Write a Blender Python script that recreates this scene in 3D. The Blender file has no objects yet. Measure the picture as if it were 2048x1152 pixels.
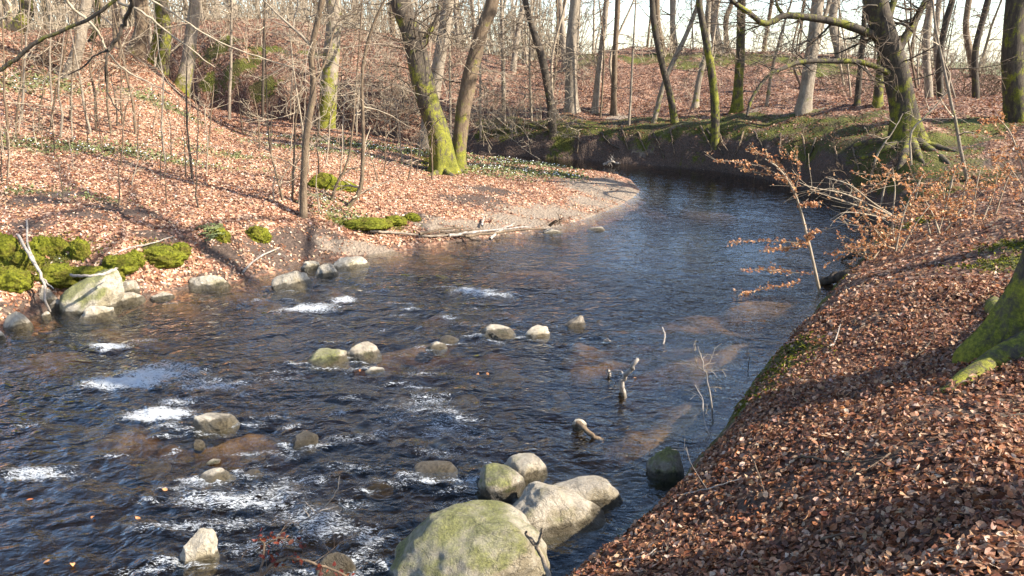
import bpy, math, random
import numpy as np
from collections import defaultdict
from mathutils import Vector, Matrix

rad = math.radians
SC = bpy.context.scene
COL = SC.collection
rng = np.random.default_rng(11)
random.seed(5)

# ------------------------------------------------------------------ camera, sky, sun, exposure
F = 1518.0            # focal length in photograph pixels (2048 wide)
CAMH = 3.6            # metres above the stream
PITCH = rad(16.7)
cam_d = bpy.data.cameras.new('camera')
cam = bpy.data.objects.new('camera', cam_d)
COL.objects.link(cam)
cam.location = (0, 0, CAMH)
cam.rotation_euler = (math.pi / 2 - PITCH, 0, 0)
cam_d.sensor_width = 36
cam_d.lens = 36 * F / 2048
cam_d.clip_start = 0.1
cam_d.clip_end = 3000
SC.camera = cam

SUN_AZ = rad(107)      # clockwise from +Y
SUN_EL = rad(38)
world = bpy.data.worlds.new('World')
SC.world = world
world.use_nodes = True
wn = world.node_tree.nodes
sky = wn.new('ShaderNodeTexSky')
sky.sky_type = 'NISHITA'
sky.sun_disc = False
sky.sun_elevation = SUN_EL
sky.sun_rotation = SUN_AZ
sky.air_density = 1.0
sky.dust_density = 0.9
sky.ozone_density = 2.2
bg = wn['Background']
bg.inputs['Strength'].default_value = 0.128
world.node_tree.links.new(sky.outputs[0], bg.inputs['Color'])

sun_d = bpy.data.lights.new('sun', 'SUN')
sun_d.energy = 5.0
sun_d.angle = rad(0.55)
sun_d.color = (1.0, 0.93, 0.82)
sun = bpy.data.objects.new('sun', sun_d)
COL.objects.link(sun)
sdir = Vector((math.sin(SUN_AZ) * math.cos(SUN_EL), math.cos(SUN_AZ) * math.cos(SUN_EL), math.sin(SUN_EL)))
sun.rotation_euler = sdir.to_track_quat('Z', 'Y').to_euler()
SC.view_settings.view_transform = 'Standard'
SC.view_settings.look = 'None'
SC.view_settings.gamma = 1
SC.view_settings.use_curve_mapping = False
SC.view_settings.exposure = 1.7
SC.render.engine = 'CYCLES'
SC.cycles.max_bounces = 6
SC.cycles.transparent_max_bounces = 12
SC.cycles.use_denoising = True

# ------------------------------------------------------------------ numeric helpers
sp_, cp_ = math.sin(PITCH), math.cos(PITCH)

def ray(px, py):
    dx = (px - 1024) / F
    dy = (py - 576) / F
    return np.array([dx, cp_ - dy * sp_, -sp_ - dy * cp_])

def at_z(px, py, z):
    d = ray(px, py)
    return np.array([0, 0, CAMH]) + d * ((z - CAMH) / d[2])

def at_t(px, py, t):
    return np.array([0, 0, CAMH]) + ray(px, py) * t

def at_y(px, py, y):
    d = ray(px, py)
    return np.array([0, 0, CAMH]) + d * (y / d[1])

def _h(ix, iy, iz, seed):
    h = (ix.astype(np.int64) * 374761393 + iy.astype(np.int64) * 668265263 + iz.astype(np.int64) * 2147483647 + seed * 974711) & 0xFFFFFFFF
    h = ((h ^ (h >> 13)) * 1274126177) & 0xFFFFFFFF
    h = ((h ^ (h >> 15)) * 2246822519) & 0xFFFFFFFF
    return ((h ^ (h >> 16)) & 0xFFFFFF) / float(0xFFFFFF)

def vnoise(x, y, z, seed=0):
    """value noise, -1..1"""
    ix, iy, iz = np.floor(x), np.floor(y), np.floor(z)
    fx, fy, fz = x - ix, y - iy, z - iz
    fx = fx * fx * (3 - 2 * fx); fy = fy * fy * (3 - 2 * fy); fz = fz * fz * (3 - 2 * fz)
    r = 0
    for a in (0, 1):
        wx = fx if a else 1 - fx
        for b in (0, 1):
            wy = fy if b else 1 - fy
            for c in (0, 1):
                wz = fz if c else 1 - fz
                r = r + wx * wy * wz * _h(ix + a, iy + b, iz + c, seed)
    return r * 2 - 1

def fbm(x, y, z=None, oct=4, seed=0, gain=0.5):
    if z is None:
        z = np.zeros_like(x)
    s, a, n = 0, 1.0, 0
    for i in range(oct):
        s = s + a * vnoise(x, y, z, seed + i * 17)
        n += a
        a *= gain
        x, y, z = x * 2.03 + 5.1, y * 2.03 + 1.7, z * 2.03 + 9.2
    return s / n

def sstep(a, b, x):
    t = np.clip((x - a) / (b - a), 0, 1)
    return t * t * (3 - 2 * t)

def mesh_np(name, V, faces, mats=(), smooth=True, attrs=None, cols=None):
    """faces: list of int arrays (m,3) or (m,4)"""
    me = bpy.data.meshes.new(name)
    V = np.asarray(V, dtype=np.float32)
    me.vertices.add(len(V))
    me.vertices.foreach_set('co', V.ravel())
    faces = [np.asarray(f, dtype=np.int32) for f in faces if len(f)]
    loops = np.concatenate([f.ravel() for f in faces])
    starts, o = [], 0
    for f in faces:
        k = f.shape[1]
        starts.append(o + np.arange(len(f), dtype=np.int32) * k)
        o += f.size
    starts = np.concatenate(starts).astype(np.int32)
    me.loops.add(len(loops))
    me.loops.foreach_set('vertex_index', loops)
    me.polygons.add(len(starts))
    me.polygons.foreach_set('loop_start', starts)
    me.update(calc_edges=True)
    me.polygons.foreach_set('use_smooth', np.full(len(starts), bool(smooth)))
    for k, v in (attrs or {}).items():
        a = me.attributes.new(k, 'FLOAT', 'POINT')
        a.data.foreach_set('value', np.asarray(v, dtype=np.float32))
    for k, v in (cols or {}).items():
        a = me.attributes.new(k, 'FLOAT_COLOR', 'POINT')
        c = np.ones((len(V), 4), dtype=np.float32)
        c[:, :3] = v
        a.data.foreach_set('color', c.ravel())
    for m in mats:
        me.materials.append(m)
    return me

def link(name, me, parent=None, kind=None):
    o = bpy.data.objects.new(name, me)
    COL.objects.link(o)
    if parent is not None:
        o.parent = parent
    if kind:
        o['kind'] = kind
    return o

def tag(o, label, cat, group=None):
    o['label'] = label
    o['category'] = cat
    if group:
        o['group'] = group
    return o

def thing(name, label, cat, loc=(0, 0, 0), group=None):
    o = bpy.data.objects.new(name, None)
    COL.objects.link(o)
    o.location = tuple(float(v) for v in loc)
    o.empty_display_size = 0.2
    return tag(o, label, cat, group)

def norm(v):
    v = np.asarray(v, float)
    return v / (np.linalg.norm(v, axis=-1, keepdims=True) + 1e-9)

class Tubes:
    """collects tapered tubes along polylines; builds them into one mesh"""
    def __init__(self):
        self.L = defaultdict(list)
    def add(self, P, R, sides=4, moss=0.0):
        P = np.asarray(P, float)
        n = len(P)
        R = np.broadcast_to(np.asarray(R, float), (n,))
        M = np.broadcast_to(np.asarray(moss, float), (n,))
        self.L[(n, sides)].append((P, R, M))
    def count(self):
        return sum(len(v) for v in self.L.values())
    def mesh(self, name, mats, origin=(0, 0, 0), rough=0.0):
        VV, FF, MM, base = [], [], [], 0
        for (n, s), items in self.L.items():
            P = np.stack([i[0] for i in items]); R = np.stack([i[1] for i in items]); M = np.stack([i[2] for i in items])
            m = len(P)
            T = norm(np.gradient(P, axis=1))
            mt = norm(P[:, -1] - P[:, 0])
            ref = np.where(np.abs(mt[:, 2:3]) > 0.8, np.array([[0.0, 1.0, 0.0]]), np.array([[0.0, 0.0, 1.0]]))[:, None, :]
            N = norm(np.cross(T, np.broadcast_to(ref, T.shape)))
            B = np.cross(T, N)
            th = np.arange(s) / s * 2 * math.pi
            V = P[:, :, None, :] + R[:, :, None, None] * (N[:, :, None, :] * np.cos(th)[None, None, :, None] + B[:, :, None, :] * np.sin(th)[None, None, :, None])
            VV.append(V.reshape(-1, 3)); MM.append(np.repeat(M.reshape(-1), s))
            idx = base + np.arange(m * n * s).reshape(m, n, s)
            a = idx[:, :-1, :]; b = np.roll(idx, -1, axis=2)[:, :-1, :]
            c = np.roll(idx, -1, axis=2)[:, 1:, :]; d = idx[:, 1:, :]
            FF.append(np.stack([a, b, c, d], -1).reshape(-1, 4))
            base += m * n * s
        V = np.concatenate(VV) - np.asarray(origin)
        if rough:
            V = V + rough * np.stack([fbm(V[:, 0] * 9, V[:, 1] * 9, V[:, 2] * 4, 2, k) for k in (1, 2, 3)], -1)
        return mesh_np(name, V, [np.concatenate(FF)], mats, True, {'moss': np.concatenate(MM)})

def spline(P, n):
    """smooth resample of a polyline (Catmull-Rom) to n points"""
    P = np.asarray(P, float)
    if len(P) == 2:
        return P[0] + (P[1] - P[0]) * np.linspace(0, 1, n)[:, None]
    Q = np.vstack([2 * P[0] - P[1], P, 2 * P[-1] - P[-2]])
    u = np.linspace(0, len(P) - 1 - 1e-6, n)
    i = u.astype(int); f = (u - i)[:, None]
    a, b, c, d = Q[i], Q[i + 1], Q[i + 2], Q[i + 3]
    return 0.5 * (2 * b + (c - a) * f + (2 * a - 5 * b + 4 * c - d) * f ** 2 + (3 * b - a - 3 * c + d) * f ** 3)

# ------------------------------------------------------------------ materials
class NT:
    def __init__(self, name):
        self.m = bpy.data.materials.new(name)
        self.m.use_nodes = True
        self.t = self.m.node_tree
        self.t.nodes.clear()
        self.out = self.n('ShaderNodeOutputMaterial')
    def n(self, typ, **kw):
        nd = self.t.nodes.new(typ)
        for k, v in kw.items():
            setattr(nd, k, v)
        return nd
    def l(self, a, b):
        self.t.links.new(a, b)
    def put(self, sock, v):
        if hasattr(v, 'links') or isinstance(v, bpy.types.NodeSocket):
            self.l(v, sock)
        elif isinstance(v, (tuple, list)) and len(v) == 3 and sock.type == 'RGBA':
            sock.default_value = (*v, 1)
        else:
            sock.default_value = v
    def pos(self):
        g = self.n('ShaderNodeNewGeometry')
        return g.outputs['Position']
    def obj(self):
        return self.n('ShaderNodeTexCoord').outputs['Object']
    def noise(self, vec, scale, detail=4, rough=0.55, dist=0.0, out='Fac'):
        nd = self.n('ShaderNodeTexNoise')
        self.l(vec, nd.inputs['Vector'])
        nd.inputs['Scale'].default_value = scale
        nd.inputs['Detail'].default_value = detail
        nd.inputs['Roughness'].default_value = rough
        nd.inputs['Distortion'].default_value = dist
        return nd.outputs[out]
    def voro(self, vec, scale, out='Color', feature='F1', rand=1.0):
        nd = self.n('ShaderNodeTexVoronoi', feature=feature)
        self.l(vec, nd.inputs['Vector'])
        nd.inputs['Scale'].default_value = scale
        nd.inputs['Randomness'].default_value = rand
        return nd.outputs[out]
    def attr(self, name, out='Fac', typ='GEOMETRY'):
        nd = self.n('ShaderNodeAttribute', attribute_type=typ)
        nd.attribute_name = name
        return nd.outputs[out]
    def ramp(self, fac, stops, interp='LINEAR'):
        nd = self.n('ShaderNodeValToRGB')
        cr = nd.color_ramp
        cr.interpolation = interp
        while len(cr.elements) < len(stops):
            cr.elements.new(0.5)
        for e, (p, c) in zip(cr.elements, stops):
            e.position = p
            e.color = (*c, 1) if isinstance(c, (tuple, list)) else (c, c, c, 1)
        self.l(fac, nd.inputs['Fac'])
        return nd.outputs['Color']
    def math(self, op, a, b=0.0, c=None, clamp=False):
        nd = self.n('ShaderNodeMath', operation=op, use_clamp=clamp)
        self.put(nd.inputs[0], a); self.put(nd.inputs[1], b)
        if c is not None:
            self.put(nd.inputs[2], c)
        return nd.outputs[0]
    def mix(self, fac, a, b, mode='MIX'):
        nd = self.n('ShaderNodeMixRGB', blend_type=mode)
        self.put(nd.inputs['Fac'], fac); self.put(nd.inputs['Color1'], a); self.put(nd.inputs['Color2'], b)
        return nd.outputs['Color']
    def smooth(self, v, a, b):
        nd = self.n('ShaderNodeMapRange', interpolation_type='SMOOTHSTEP')
        self.put(nd.inputs['Value'], v)
        nd.inputs['From Min'].default_value = a
        nd.inputs['From Max'].default_value = b
        return nd.outputs['Result']
    def bump(self, h, strength=0.5, dist=0.05, normal=None):
        nd = self.n('ShaderNodeBump')
        nd.inputs['Strength'].default_value = strength
        nd.inputs['Distance'].default_value = dist
        self.l(h, nd.inputs['Height'])
        if normal is not None:
            self.l(normal, nd.inputs['Normal'])
        return nd.outputs['Normal']
    def bsdf(self, color, rough=0.8, normal=None, spec=0.3, **kw):
        nd = self.n('ShaderNodeBsdfPrincipled')
        self.put(nd.inputs['Base Color'], color)
        self.put(nd.inputs['Roughness'], rough)
        nd.inputs['Specular IOR Level'].default_value = spec
        if normal is not None:
            self.l(normal, nd.inputs['Normal'])
        for k, v in kw.items():
            self.put(nd.inputs[k], v)
        return nd.outputs[0]
    def done(self, surf, vol=None):
        self.l(surf, self.out.inputs['Surface'])
        if vol is not None:
            self.l(vol, self.out.inputs['Volume'])
        return self.m

def mapping(t, vec, scale=(1, 1, 1), rot=(0, 0, 0)):
    nd = t.n('ShaderNodeMapping')
    t.l(vec, nd.inputs['Vector'])
    nd.inputs['Scale'].default_value = scale
    nd.inputs['Rotation'].default_value = rot
    return nd.outputs['Vector']

MOSS_DARK, MOSS_MID, MOSS_YELLOW = (0.020, 0.022, 0.005), (0.072, 0.074, 0.009), (0.20, 0.19, 0.018)  # moss tones from dark to yellow, spread at random by noise

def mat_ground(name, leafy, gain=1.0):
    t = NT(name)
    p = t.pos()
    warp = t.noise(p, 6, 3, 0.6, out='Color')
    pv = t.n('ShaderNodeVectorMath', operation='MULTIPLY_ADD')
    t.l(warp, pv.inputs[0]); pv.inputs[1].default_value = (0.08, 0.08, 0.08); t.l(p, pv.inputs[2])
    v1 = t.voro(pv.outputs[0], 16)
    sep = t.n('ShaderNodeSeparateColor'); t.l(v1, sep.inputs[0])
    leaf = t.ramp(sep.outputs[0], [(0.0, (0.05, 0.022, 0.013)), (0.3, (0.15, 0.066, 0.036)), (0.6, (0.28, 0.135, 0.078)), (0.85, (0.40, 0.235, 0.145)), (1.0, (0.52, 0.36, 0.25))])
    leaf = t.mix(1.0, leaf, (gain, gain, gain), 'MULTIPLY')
    big = t.noise(p, 0.9, 4, 0.6)
    leaf = t.mix(t.smooth(big, 0.45, 0.75), leaf, t.mix(0.55, leaf, (0.11, 0.062, 0.042)))
    soiln = t.noise(p, 22, 5, 0.7)
    soil = t.ramp(soiln, [(0.3, (0.032, 0.021, 0.015)), (0.7, (0.12, 0.08, 0.057))])  # bare earth, also the tint for painted shade on the far bank
    sand = t.ramp(t.noise(p, 40, 4, 0.7), [(0.3, (0.155, 0.117, 0.082)), (0.75, (0.245, 0.19, 0.138))])
    mossn = t.noise(p, 30, 5, 0.75)
    moss = t.mix(t.smooth(t.noise(p, 1.1, 4, 0.6), 0.4, 0.65), t.ramp(mossn, [(0.3, MOSS_DARK), (0.52, MOSS_MID), (0.8, MOSS_YELLOW)]), t.ramp(mossn, [(0.3, (0.02, 0.016, 0.008)), (0.6, (0.075, 0.062, 0.016)), (0.8, (0.16, 0.13, 0.03))]))
    green = t.ramp(t.noise(p, 34, 4, 0.8), [(0.35, (0.055, 0.062, 0.020)), (0.6, (0.17, 0.17, 0.07)), (0.8, (0.42, 0.36, 0.25))])
    n2 = t.math('ADD', t.math('MULTIPLY', t.noise(p, 1.7, 5, 0.7), 0.9), t.math('MULTIPLY', t.noise(p, 9, 4, 0.7), 0.5))
    n2 = t.math('SUBTRACT', n2, 0.2)
    def blend(base, col, att, w=0.16):
        a = t.attr(att)
        f = t.smooth(t.math('ADD', a, t.math('MULTIPLY', t.math('SUBTRACT', n2, 0.5), 1.9)), 0.55 - w, 0.55 + w)
        return t.mix(t.math('MULTIPLY', f, t.smooth(a, 0.0, 0.12)), base, col)
    c = blend(leaf if leafy else soil, soil, 'soil')
    c = blend(c, green, 'green')
    c = blend(c, sand, 'sand')
    c = blend(c, moss, 'mossy')
    hgt = t.math('ADD', t.voro(pv.outputs[0], 16, 'Distance'), t.math('MULTIPLY', mossn, 0.8))
    return t.done(t.bsdf(c, 0.85, t.bump(hgt, 0.9, 0.035), 0.25))

def mat_bed():
    t = NT('river_bed')
    p = t.pos()
    silt = t.ramp(t.noise(p, 9, 6, 0.7), [(0.3, (0.010, 0.011, 0.006)), (0.55, (0.030, 0.027, 0.014)), (0.8, (0.075, 0.055, 0.028))])
    sand = t.ramp(t.noise(p, 14, 5, 0.7), [(0.3, (0.11, 0.070, 0.030)), (0.75, (0.23, 0.155, 0.078))])
    a = t.attr('sand')
    f = t.smooth(t.math('ADD', a, t.math('MULTIPLY', t.math('SUBTRACT', t.noise(p, 2.0, 7, 0.7), 0.5), 1.5)), 0.25, 0.95)
    c = t.mix(t.math('MULTIPLY', f, t.smooth(a, 0, 0.15)), silt, sand)
    return t.done(t.bsdf(c, 0.8, t.bump(t.noise(p, 18, 4), 0.6, 0.05), 0.2))

def mat_water():
    t = NT('water')
    p = t.pos()
    rip = t.attr('ripple')
    m1 = mapping(t, p, (1.0, 1.5, 1), (0, 0, rad(-28)))
    n1 = t.noise(m1, 3.0, 2, 0.5, 0.9)
    n2 = t.noise(m1, 8.0, 2, 0.5, 1.0)
    n3 = t.noise(m1, 31, 2, 0.5, 0.3)
    h = t.math('ADD', t.math('ADD', t.math('MULTIPLY', n1, 1.5), t.math('MULTIPLY', n2, 0.62)), t.math('MULTIPLY', n3, 0.035))
    h = t.math('MULTIPLY', h, t.math('ADD', rip, 0.12))
    nrm = t.bump(h, 1.0, 0.065)
    lw = t.n('ShaderNodeLayerWeight'); lw.inputs['Blend'].default_value = 0.5; t.l(nrm, lw.inputs['Normal'])
    fr = t.math('ADD', t.math('MULTIPLY', t.math('POWER', lw.outputs['Facing'], 3.1), 0.98), 0.014, clamp=True)
    tr = t.n('ShaderNodeBsdfTransparent'); tr.inputs['Color'].default_value = (0.93, 0.95, 0.93, 1)
    gl = t.n('ShaderNodeBsdfGlossy'); gl.inputs['Roughness'].default_value = 0.03; t.l(nrm, gl.inputs['Normal'])
    mx = t.n('ShaderNodeMixShader'); t.l(fr, mx.inputs[0]); t.l(tr.outputs[0], mx.inputs[1]); t.l(gl.outputs[0], mx.inputs[2])
    a = t.attr('foam')
    m2 = mapping(t, p, (0.8, 2.2, 1), (0, 0, rad(-28)))
    fn = t.noise(m2, 17, 6, 0.72, 1.6)
    fn2 = t.noise(m2, 46, 3, 0.6, 0.8)
    rg = t.math('MULTIPLY', t.math('ABSOLUTE', t.math('SUBTRACT', t.noise(m2, 7.5, 8, 0.7, 2.4), 0.5)), 2.0)
    rg = t.math('ADD', rg, t.math('MULTIPLY', t.math('SUBTRACT', fn, 0.5), 0.7))
    rg = t.math('ADD', rg, t.math('MULTIPLY', t.math('SUBTRACT', fn2, 0.5), 0.2))
    f = t.math('SUBTRACT', t.math('MULTIPLY', t.math('SUBTRACT', a, 0.46), 0.40), rg)
    f = t.math('MULTIPLY', t.smooth(f, -0.05, 0.08), t.smooth(a, 0.12, 0.4))
    f = t.math('MULTIPLY', f, 0.85)
    fd = t.bsdf((0.78, 0.80, 0.80), 0.35, t.bump(t.math('ADD', fn2, fn), 0.9, 0.06), 0.6)
    mf = t.n('ShaderNodeMixShader'); t.l(f, mf.inputs[0]); t.l(mx.outputs[0], mf.inputs[1]); t.l(fd, mf.inputs[2])
    va = t.n('ShaderNodeVolumeAbsorption')
    va.inputs['Color'].default_value = (0.62, 0.50, 0.28, 1)
    va.inputs['Density'].default_value = 2.8
    return t.done(mf.outputs[0], va.outputs[0])

def mat_rock():
    t = NT('boulder_stone')
    o = t.obj(); p = t.pos()
    mossy = t.attr('moss_amount', typ='OBJECT')
    tone = t.attr('tone', typ='OBJECT')
    wet = t.attr('wet', typ='OBJECT')
    n1 = t.noise(o, 2.3, 5, 0.65); n2 = t.noise(o, 11, 8, 0.82); n3 = t.noise(o, 60, 3, 0.6)
    dark = t.ramp(n2, [(0.25, (0.08, 0.066, 0.048)), (0.5, (0.24, 0.20, 0.15)), (0.8, (0.42, 0.37, 0.30))])
    pale = t.ramp(n2, [(0.25, (0.20, 0.165, 0.115)), (0.5, (0.45, 0.39, 0.295)), (0.8, (0.66, 0.59, 0.47))])
    c = t.mix(tone, dark, pale)
    c = t.mix(t.math('MULTIPLY', t.smooth(n1, 0.45, 0.62), 0.75), c, t.mix(1.0, c, (0.55, 0.50, 0.36), 'MULTIPLY'))
    wv = t.noise(o, 3.1, 6, 0.6, 1.2)
    crack = t.math('ABSOLUTE', t.math('SUBTRACT', wv, 0.5))
    c = t.mix(t.math('MULTIPLY', t.math('MULTIPLY', t.math('SUBTRACT', 1, t.smooth(crack, 0.0, 0.012)), t.smooth(n1, 0.5, 0.62)), 0.6), c, (0.05, 0.042, 0.032))
    c = t.mix(t.math('MULTIPLY', t.smooth(n3, 0.62, 0.7), 0.35), c, (0.6, 0.58, 0.5))
    sepn = t.n('ShaderNodeSeparateXYZ'); g = t.n('ShaderNodeNewGeometry'); t.l(g.outputs['Normal'], sepn.inputs[0])
    up = t.smooth(sepn.outputs[2], 0.05, 0.95)
    lean = t.math('SUBTRACT', up, t.math('MULTIPLY', sepn.outputs[0], 0.35))
    mf = t.math('ADD', t.math('MULTIPLY', lean, 0.6), t.math('ADD', t.math('MULTIPLY', t.math('SUBTRACT', n1, 0.5), 1.5), t.math('MULTIPLY', t.math('SUBTRACT', n2, 0.5), 0.5)))
    mf = t.smooth(t.math('ADD', mf, t.math('SUBTRACT', mossy, 0.72)), 0.05, 0.55)
    moss = t.ramp(t.noise(o, 45, 4, 0.75), [(0.3, (0.045, 0.05, 0.012)), (0.55, (0.15, 0.155, 0.035)), (0.8, (0.30, 0.29, 0.07))])
    c = t.mix(t.math('MULTIPLY', mf, 0.82), c, moss)
    sz = t.n('ShaderNodeSeparateXYZ'); t.l(p, sz.inputs[0])
    zz = t.math('ADD', sz.outputs[2], t.math('MULTIPLY', t.math('SUBTRACT', n1, 0.5), -0.22))
    wf = t.math('MULTIPLY', t.math('SUBTRACT', 1, t.smooth(t.math('SUBTRACT', zz, wet), 0.0, 0.035)), 0.85)
    c = t.mix(wf, c, t.mix(1.0, c, (0.15, 0.135, 0.10), 'MULTIPLY'))
    rough = t.math('SUBTRACT', 0.85, t.math('MULTIPLY', wf, 0.55))
    h = t.math('ADD', t.math('ADD', n2, t.math('MULTIPLY', n3, 0.4)), t.math('MULTIPLY', t.smooth(crack, 0.0, 0.02), 0.25))
    return t.done(t.bsdf(c, rough, t.bump(h, 0.9, 0.06), 0.35))

def mat_bark(name, c0, c1, c2, mossgain=1.0):
    t = NT(name)
    p = t.pos()
    m = mapping(t, p, (1, 1, 0.35))
    n = t.noise(m, 11, 6, 0.7, 0.4); nb = t.noise(p, 3.2, 6, 0.68); nf = t.noise(m, 42, 4, 0.7)
    c = t.ramp(t.math('ADD', t.math('MULTIPLY', n, 0.7), t.math('MULTIPLY', nf, 0.3)), [(0.3, c0), (0.5, c1), (0.72, c2)])
    moss = t.ramp(t.math('ADD', t.math('MULTIPLY', t.noise(p, 38, 4, 0.75), 0.6), t.math('MULTIPLY', t.noise(p, 5, 4, 0.7), 0.4)), [(0.3, MOSS_DARK), (0.46, (0.10, 0.10, 0.013)), (0.64, (0.25, 0.23, 0.024))])
    a = t.math('MULTIPLY', t.attr('moss'), mossgain)
    f = t.smooth(t.math('ADD', t.math('MULTIPLY', a, 0.75), t.math('ADD', t.math('MULTIPLY', t.math('SUBTRACT', nb, 0.5), 2.6), t.math('MULTIPLY', t.math('SUBTRACT', n, 0.5), 1.6))), 0.4, 0.85)
    f = t.math('MULTIPLY', f, t.smooth(a, 0.0, 0.12))
    c = t.mix(f, c, moss)
    return t.done(t.bsdf(c, 0.85, t.bump(t.math('ADD', n, nf), 0.55, 0.03), 0.25))

def mat_leaf(name='dry_leaf', trans=0.3):
    t = NT(name)
    c = t.attr('Col', 'Color')
    p = t.pos()
    c = t.mix(0.5, c, t.mix(1.0, c, t.ramp(t.noise(p, 120, 2, 0.6), [(0.3, 0.45), (0.7, 1.25)]), 'MULTIPLY'))
    b = t.bsdf(c, 0.5, None, 0.3)
    tl = t.n('ShaderNodeBsdfTranslucent'); t.put(tl.inputs['Color'], c)
    mx = t.n('ShaderNodeMixShader'); mx.inputs[0].default_value = trans
    t.l(b, mx.inputs[1]); t.l(tl.outputs[0], mx.inputs[2])
    return t.done(mx.outputs[0])

def mat_moss():
    t = NT('cushion_moss')
    p = t.pos()
    c = t.ramp(t.noise(p, 26, 5, 0.75), [(0.30, (0.014, 0.017, 0.004)), (0.44, (0.105, 0.113, 0.012)), (0.63, (0.26, 0.255, 0.025))])
    br = t.ramp(t.noise(p, 4.5, 5, 0.7), [(0.48, 0.0), (0.68, 1.0)])
    c = t.mix(t.math('MULTIPLY', br, 0.75), c, (0.11, 0.075, 0.022))
    return t.done(t.bsdf(c, 0.95, t.bump(t.math('ADD', t.noise(p, 70, 4, 0.8), t.math('MULTIPLY', t.noise(p, 13, 4, 0.6), 1.2)), 1.0, 0.04), 0.1))

M = dict(
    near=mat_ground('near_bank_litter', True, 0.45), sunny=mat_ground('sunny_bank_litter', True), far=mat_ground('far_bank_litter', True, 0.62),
    bed=mat_bed(), water=mat_water(), rock=mat_rock(), leaf=mat_leaf(), moss=mat_moss(),
    bark=mat_bark('smooth_beech_bark', (0.10, 0.075, 0.052), (0.22, 0.175, 0.125), (0.38, 0.32, 0.24)),
    bark_dark=mat_bark('dark_mossy_bark', (0.022, 0.017, 0.012), (0.06, 0.046, 0.032), (0.13, 0.10, 0.07)),
    bark_brown=mat_bark('brown_bark', (0.05, 0.033, 0.02), (0.13, 0.09, 0.055), (0.26, 0.19, 0.12)),
    twig=mat_bark('pale_twig', (0.16, 0.12, 0.08), (0.30, 0.235, 0.16), (0.46, 0.38, 0.27)),
    twig_dark=mat_bark('brown_twig', (0.045, 0.030, 0.02), (0.11, 0.075, 0.048), (0.22, 0.16, 0.10)),
    dead=mat_bark('dead_wood', (0.09, 0.075, 0.06), (0.26, 0.22, 0.18), (0.5, 0.45, 0.38)),
    white=None)
t_ = NT('white_petal'); M['white'] = t_.done(t_.bsdf((0.80, 0.80, 0.78), 0.6))
t_ = NT('anemone_leaf'); M['green'] = t_.done(t_.bsdf(t_.ramp(t_.noise(t_.pos(), 20, 3), [(0.3, (0.06, 0.07, 0.02)), (0.7, (0.19, 0.20, 0.07))]), 0.6))
# ------------------------------------------------------------------ the lie of the land
# stream outline (metres), each vertex with the width over which its bank rises and the bank it belongs to
SH = []
def sh(lab, w, pts):
    for p in pts:
        q = at_z(p[0], p[1], p[2]) if len(p) == 3 else (p[0], p[1], 0)
        SH.append((float(q[0]), float(q[1]), w, lab))
sh(0, 0.5, [(-14, 5.5), (-10.5, 7.8)])
sh(0, 0.35, [(-150, 705, 0), (0, 650, 0), (60, 634, 0), (130, 604, 0), (235, 600, 0)])
sh(0, 0.8, [(300, 594, 0), (380, 574, 0), (470, 565, 0), (545, 545, 0), (600, 528, 0), (660, 520, 0)])
sh(0, 0.9, [(740, 508, 0), (830, 494, 0), (930, 481, 0), (1020, 469, 0), (1120, 452, 0), (1180, 435, 0), (1230, 415, 0), (1265, 396, 0), (1280, 381, 0), (1262, 362, 0)])
sh(0, 0.9, [(3.1, 24.6), (1.8, 25.2), (-1, 27.2), (-5, 29.4), (-10, 32), (-22, 37)])
sh(1, 0.7, [(-22, 40), (-10, 34.6), (-5, 32.2), (-1, 30.6)])
sh(1, 0.30, [(1150, 318, 0), (1200, 322, 0), (1260, 327, 0), (1340, 333, 0), (1420, 340, 0), (1500, 352, 0), (1600, 375, 0), (1670, 398, 0), (1740, 428, 0)])
sh(2, 0.6, [(1775, 452, 0), (1750, 480, 0), (1735, 505, 0)])
sh(2, 0.22, [(1670, 556, .2), (1615, 612, .35), (1530, 695, .4), (1425, 828, .45), (1350, 905, .45), (1250, 1000, .45), (1140, 1082, .4), (1030, 1175, .35)])
sh(2, 0.3, [(-0.7, 2.7), (-1.9, 1.7), (-4, 0.6), (-9, -0.8), (-16, -3)])
SH = np.array(SH)

CP = []
def ct(*pts):
    for px, py, t in pts:
        CP.append(at_t(px, py, t))
# sunny bank (image side of the slope with the flowers)
ct((0, 555, 11.3), (110, 530, 11.2), (0, 440, 13), (0, 400, 14), (0, 330, 16), (0, 260, 17.5), (0, 150, 20), (0, 60, 22.5),
   (-250, 440, 13), (-250, 300, 16), (-250, 150, 19), (-250, 20, 22),
   (200, 480, 12.2), (200, 400, 14.2), (200, 330, 16.3), (200, 250, 18.5), (200, 165, 21), (200, 90, 23),
   (300, 125, 23.5), (300, 200, 20.8), (300, 280, 18.2), (300, 350, 16), (300, 420, 13.9), (300, 500, 12.0),
   (372, 192, 24), (372, 240, 20.8), (420, 237, 23.6), (480, 264, 23.5), (400, 300, 19), (400, 420, 14), (430, 500, 12.7),
   (560, 300, 20.5), (560, 400, 15.2), (600, 440, 14.5), (655, 252, 27), (700, 400, 16), (760, 320, 21.5),
   (640, 480, 14.0), (800, 440, 15.8), (890, 344, 21.6), (850, 294, 25.2), (950, 300, 25.5), (1000, 400, 17.9), (950, 440, 16.6), (1100, 330, 23.8), (1150, 352, 22.5), (1050, 312, 25),
   (1120, 400, 18.9), (1200, 380, 20.6), (1050, 440, 17.0))
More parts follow.
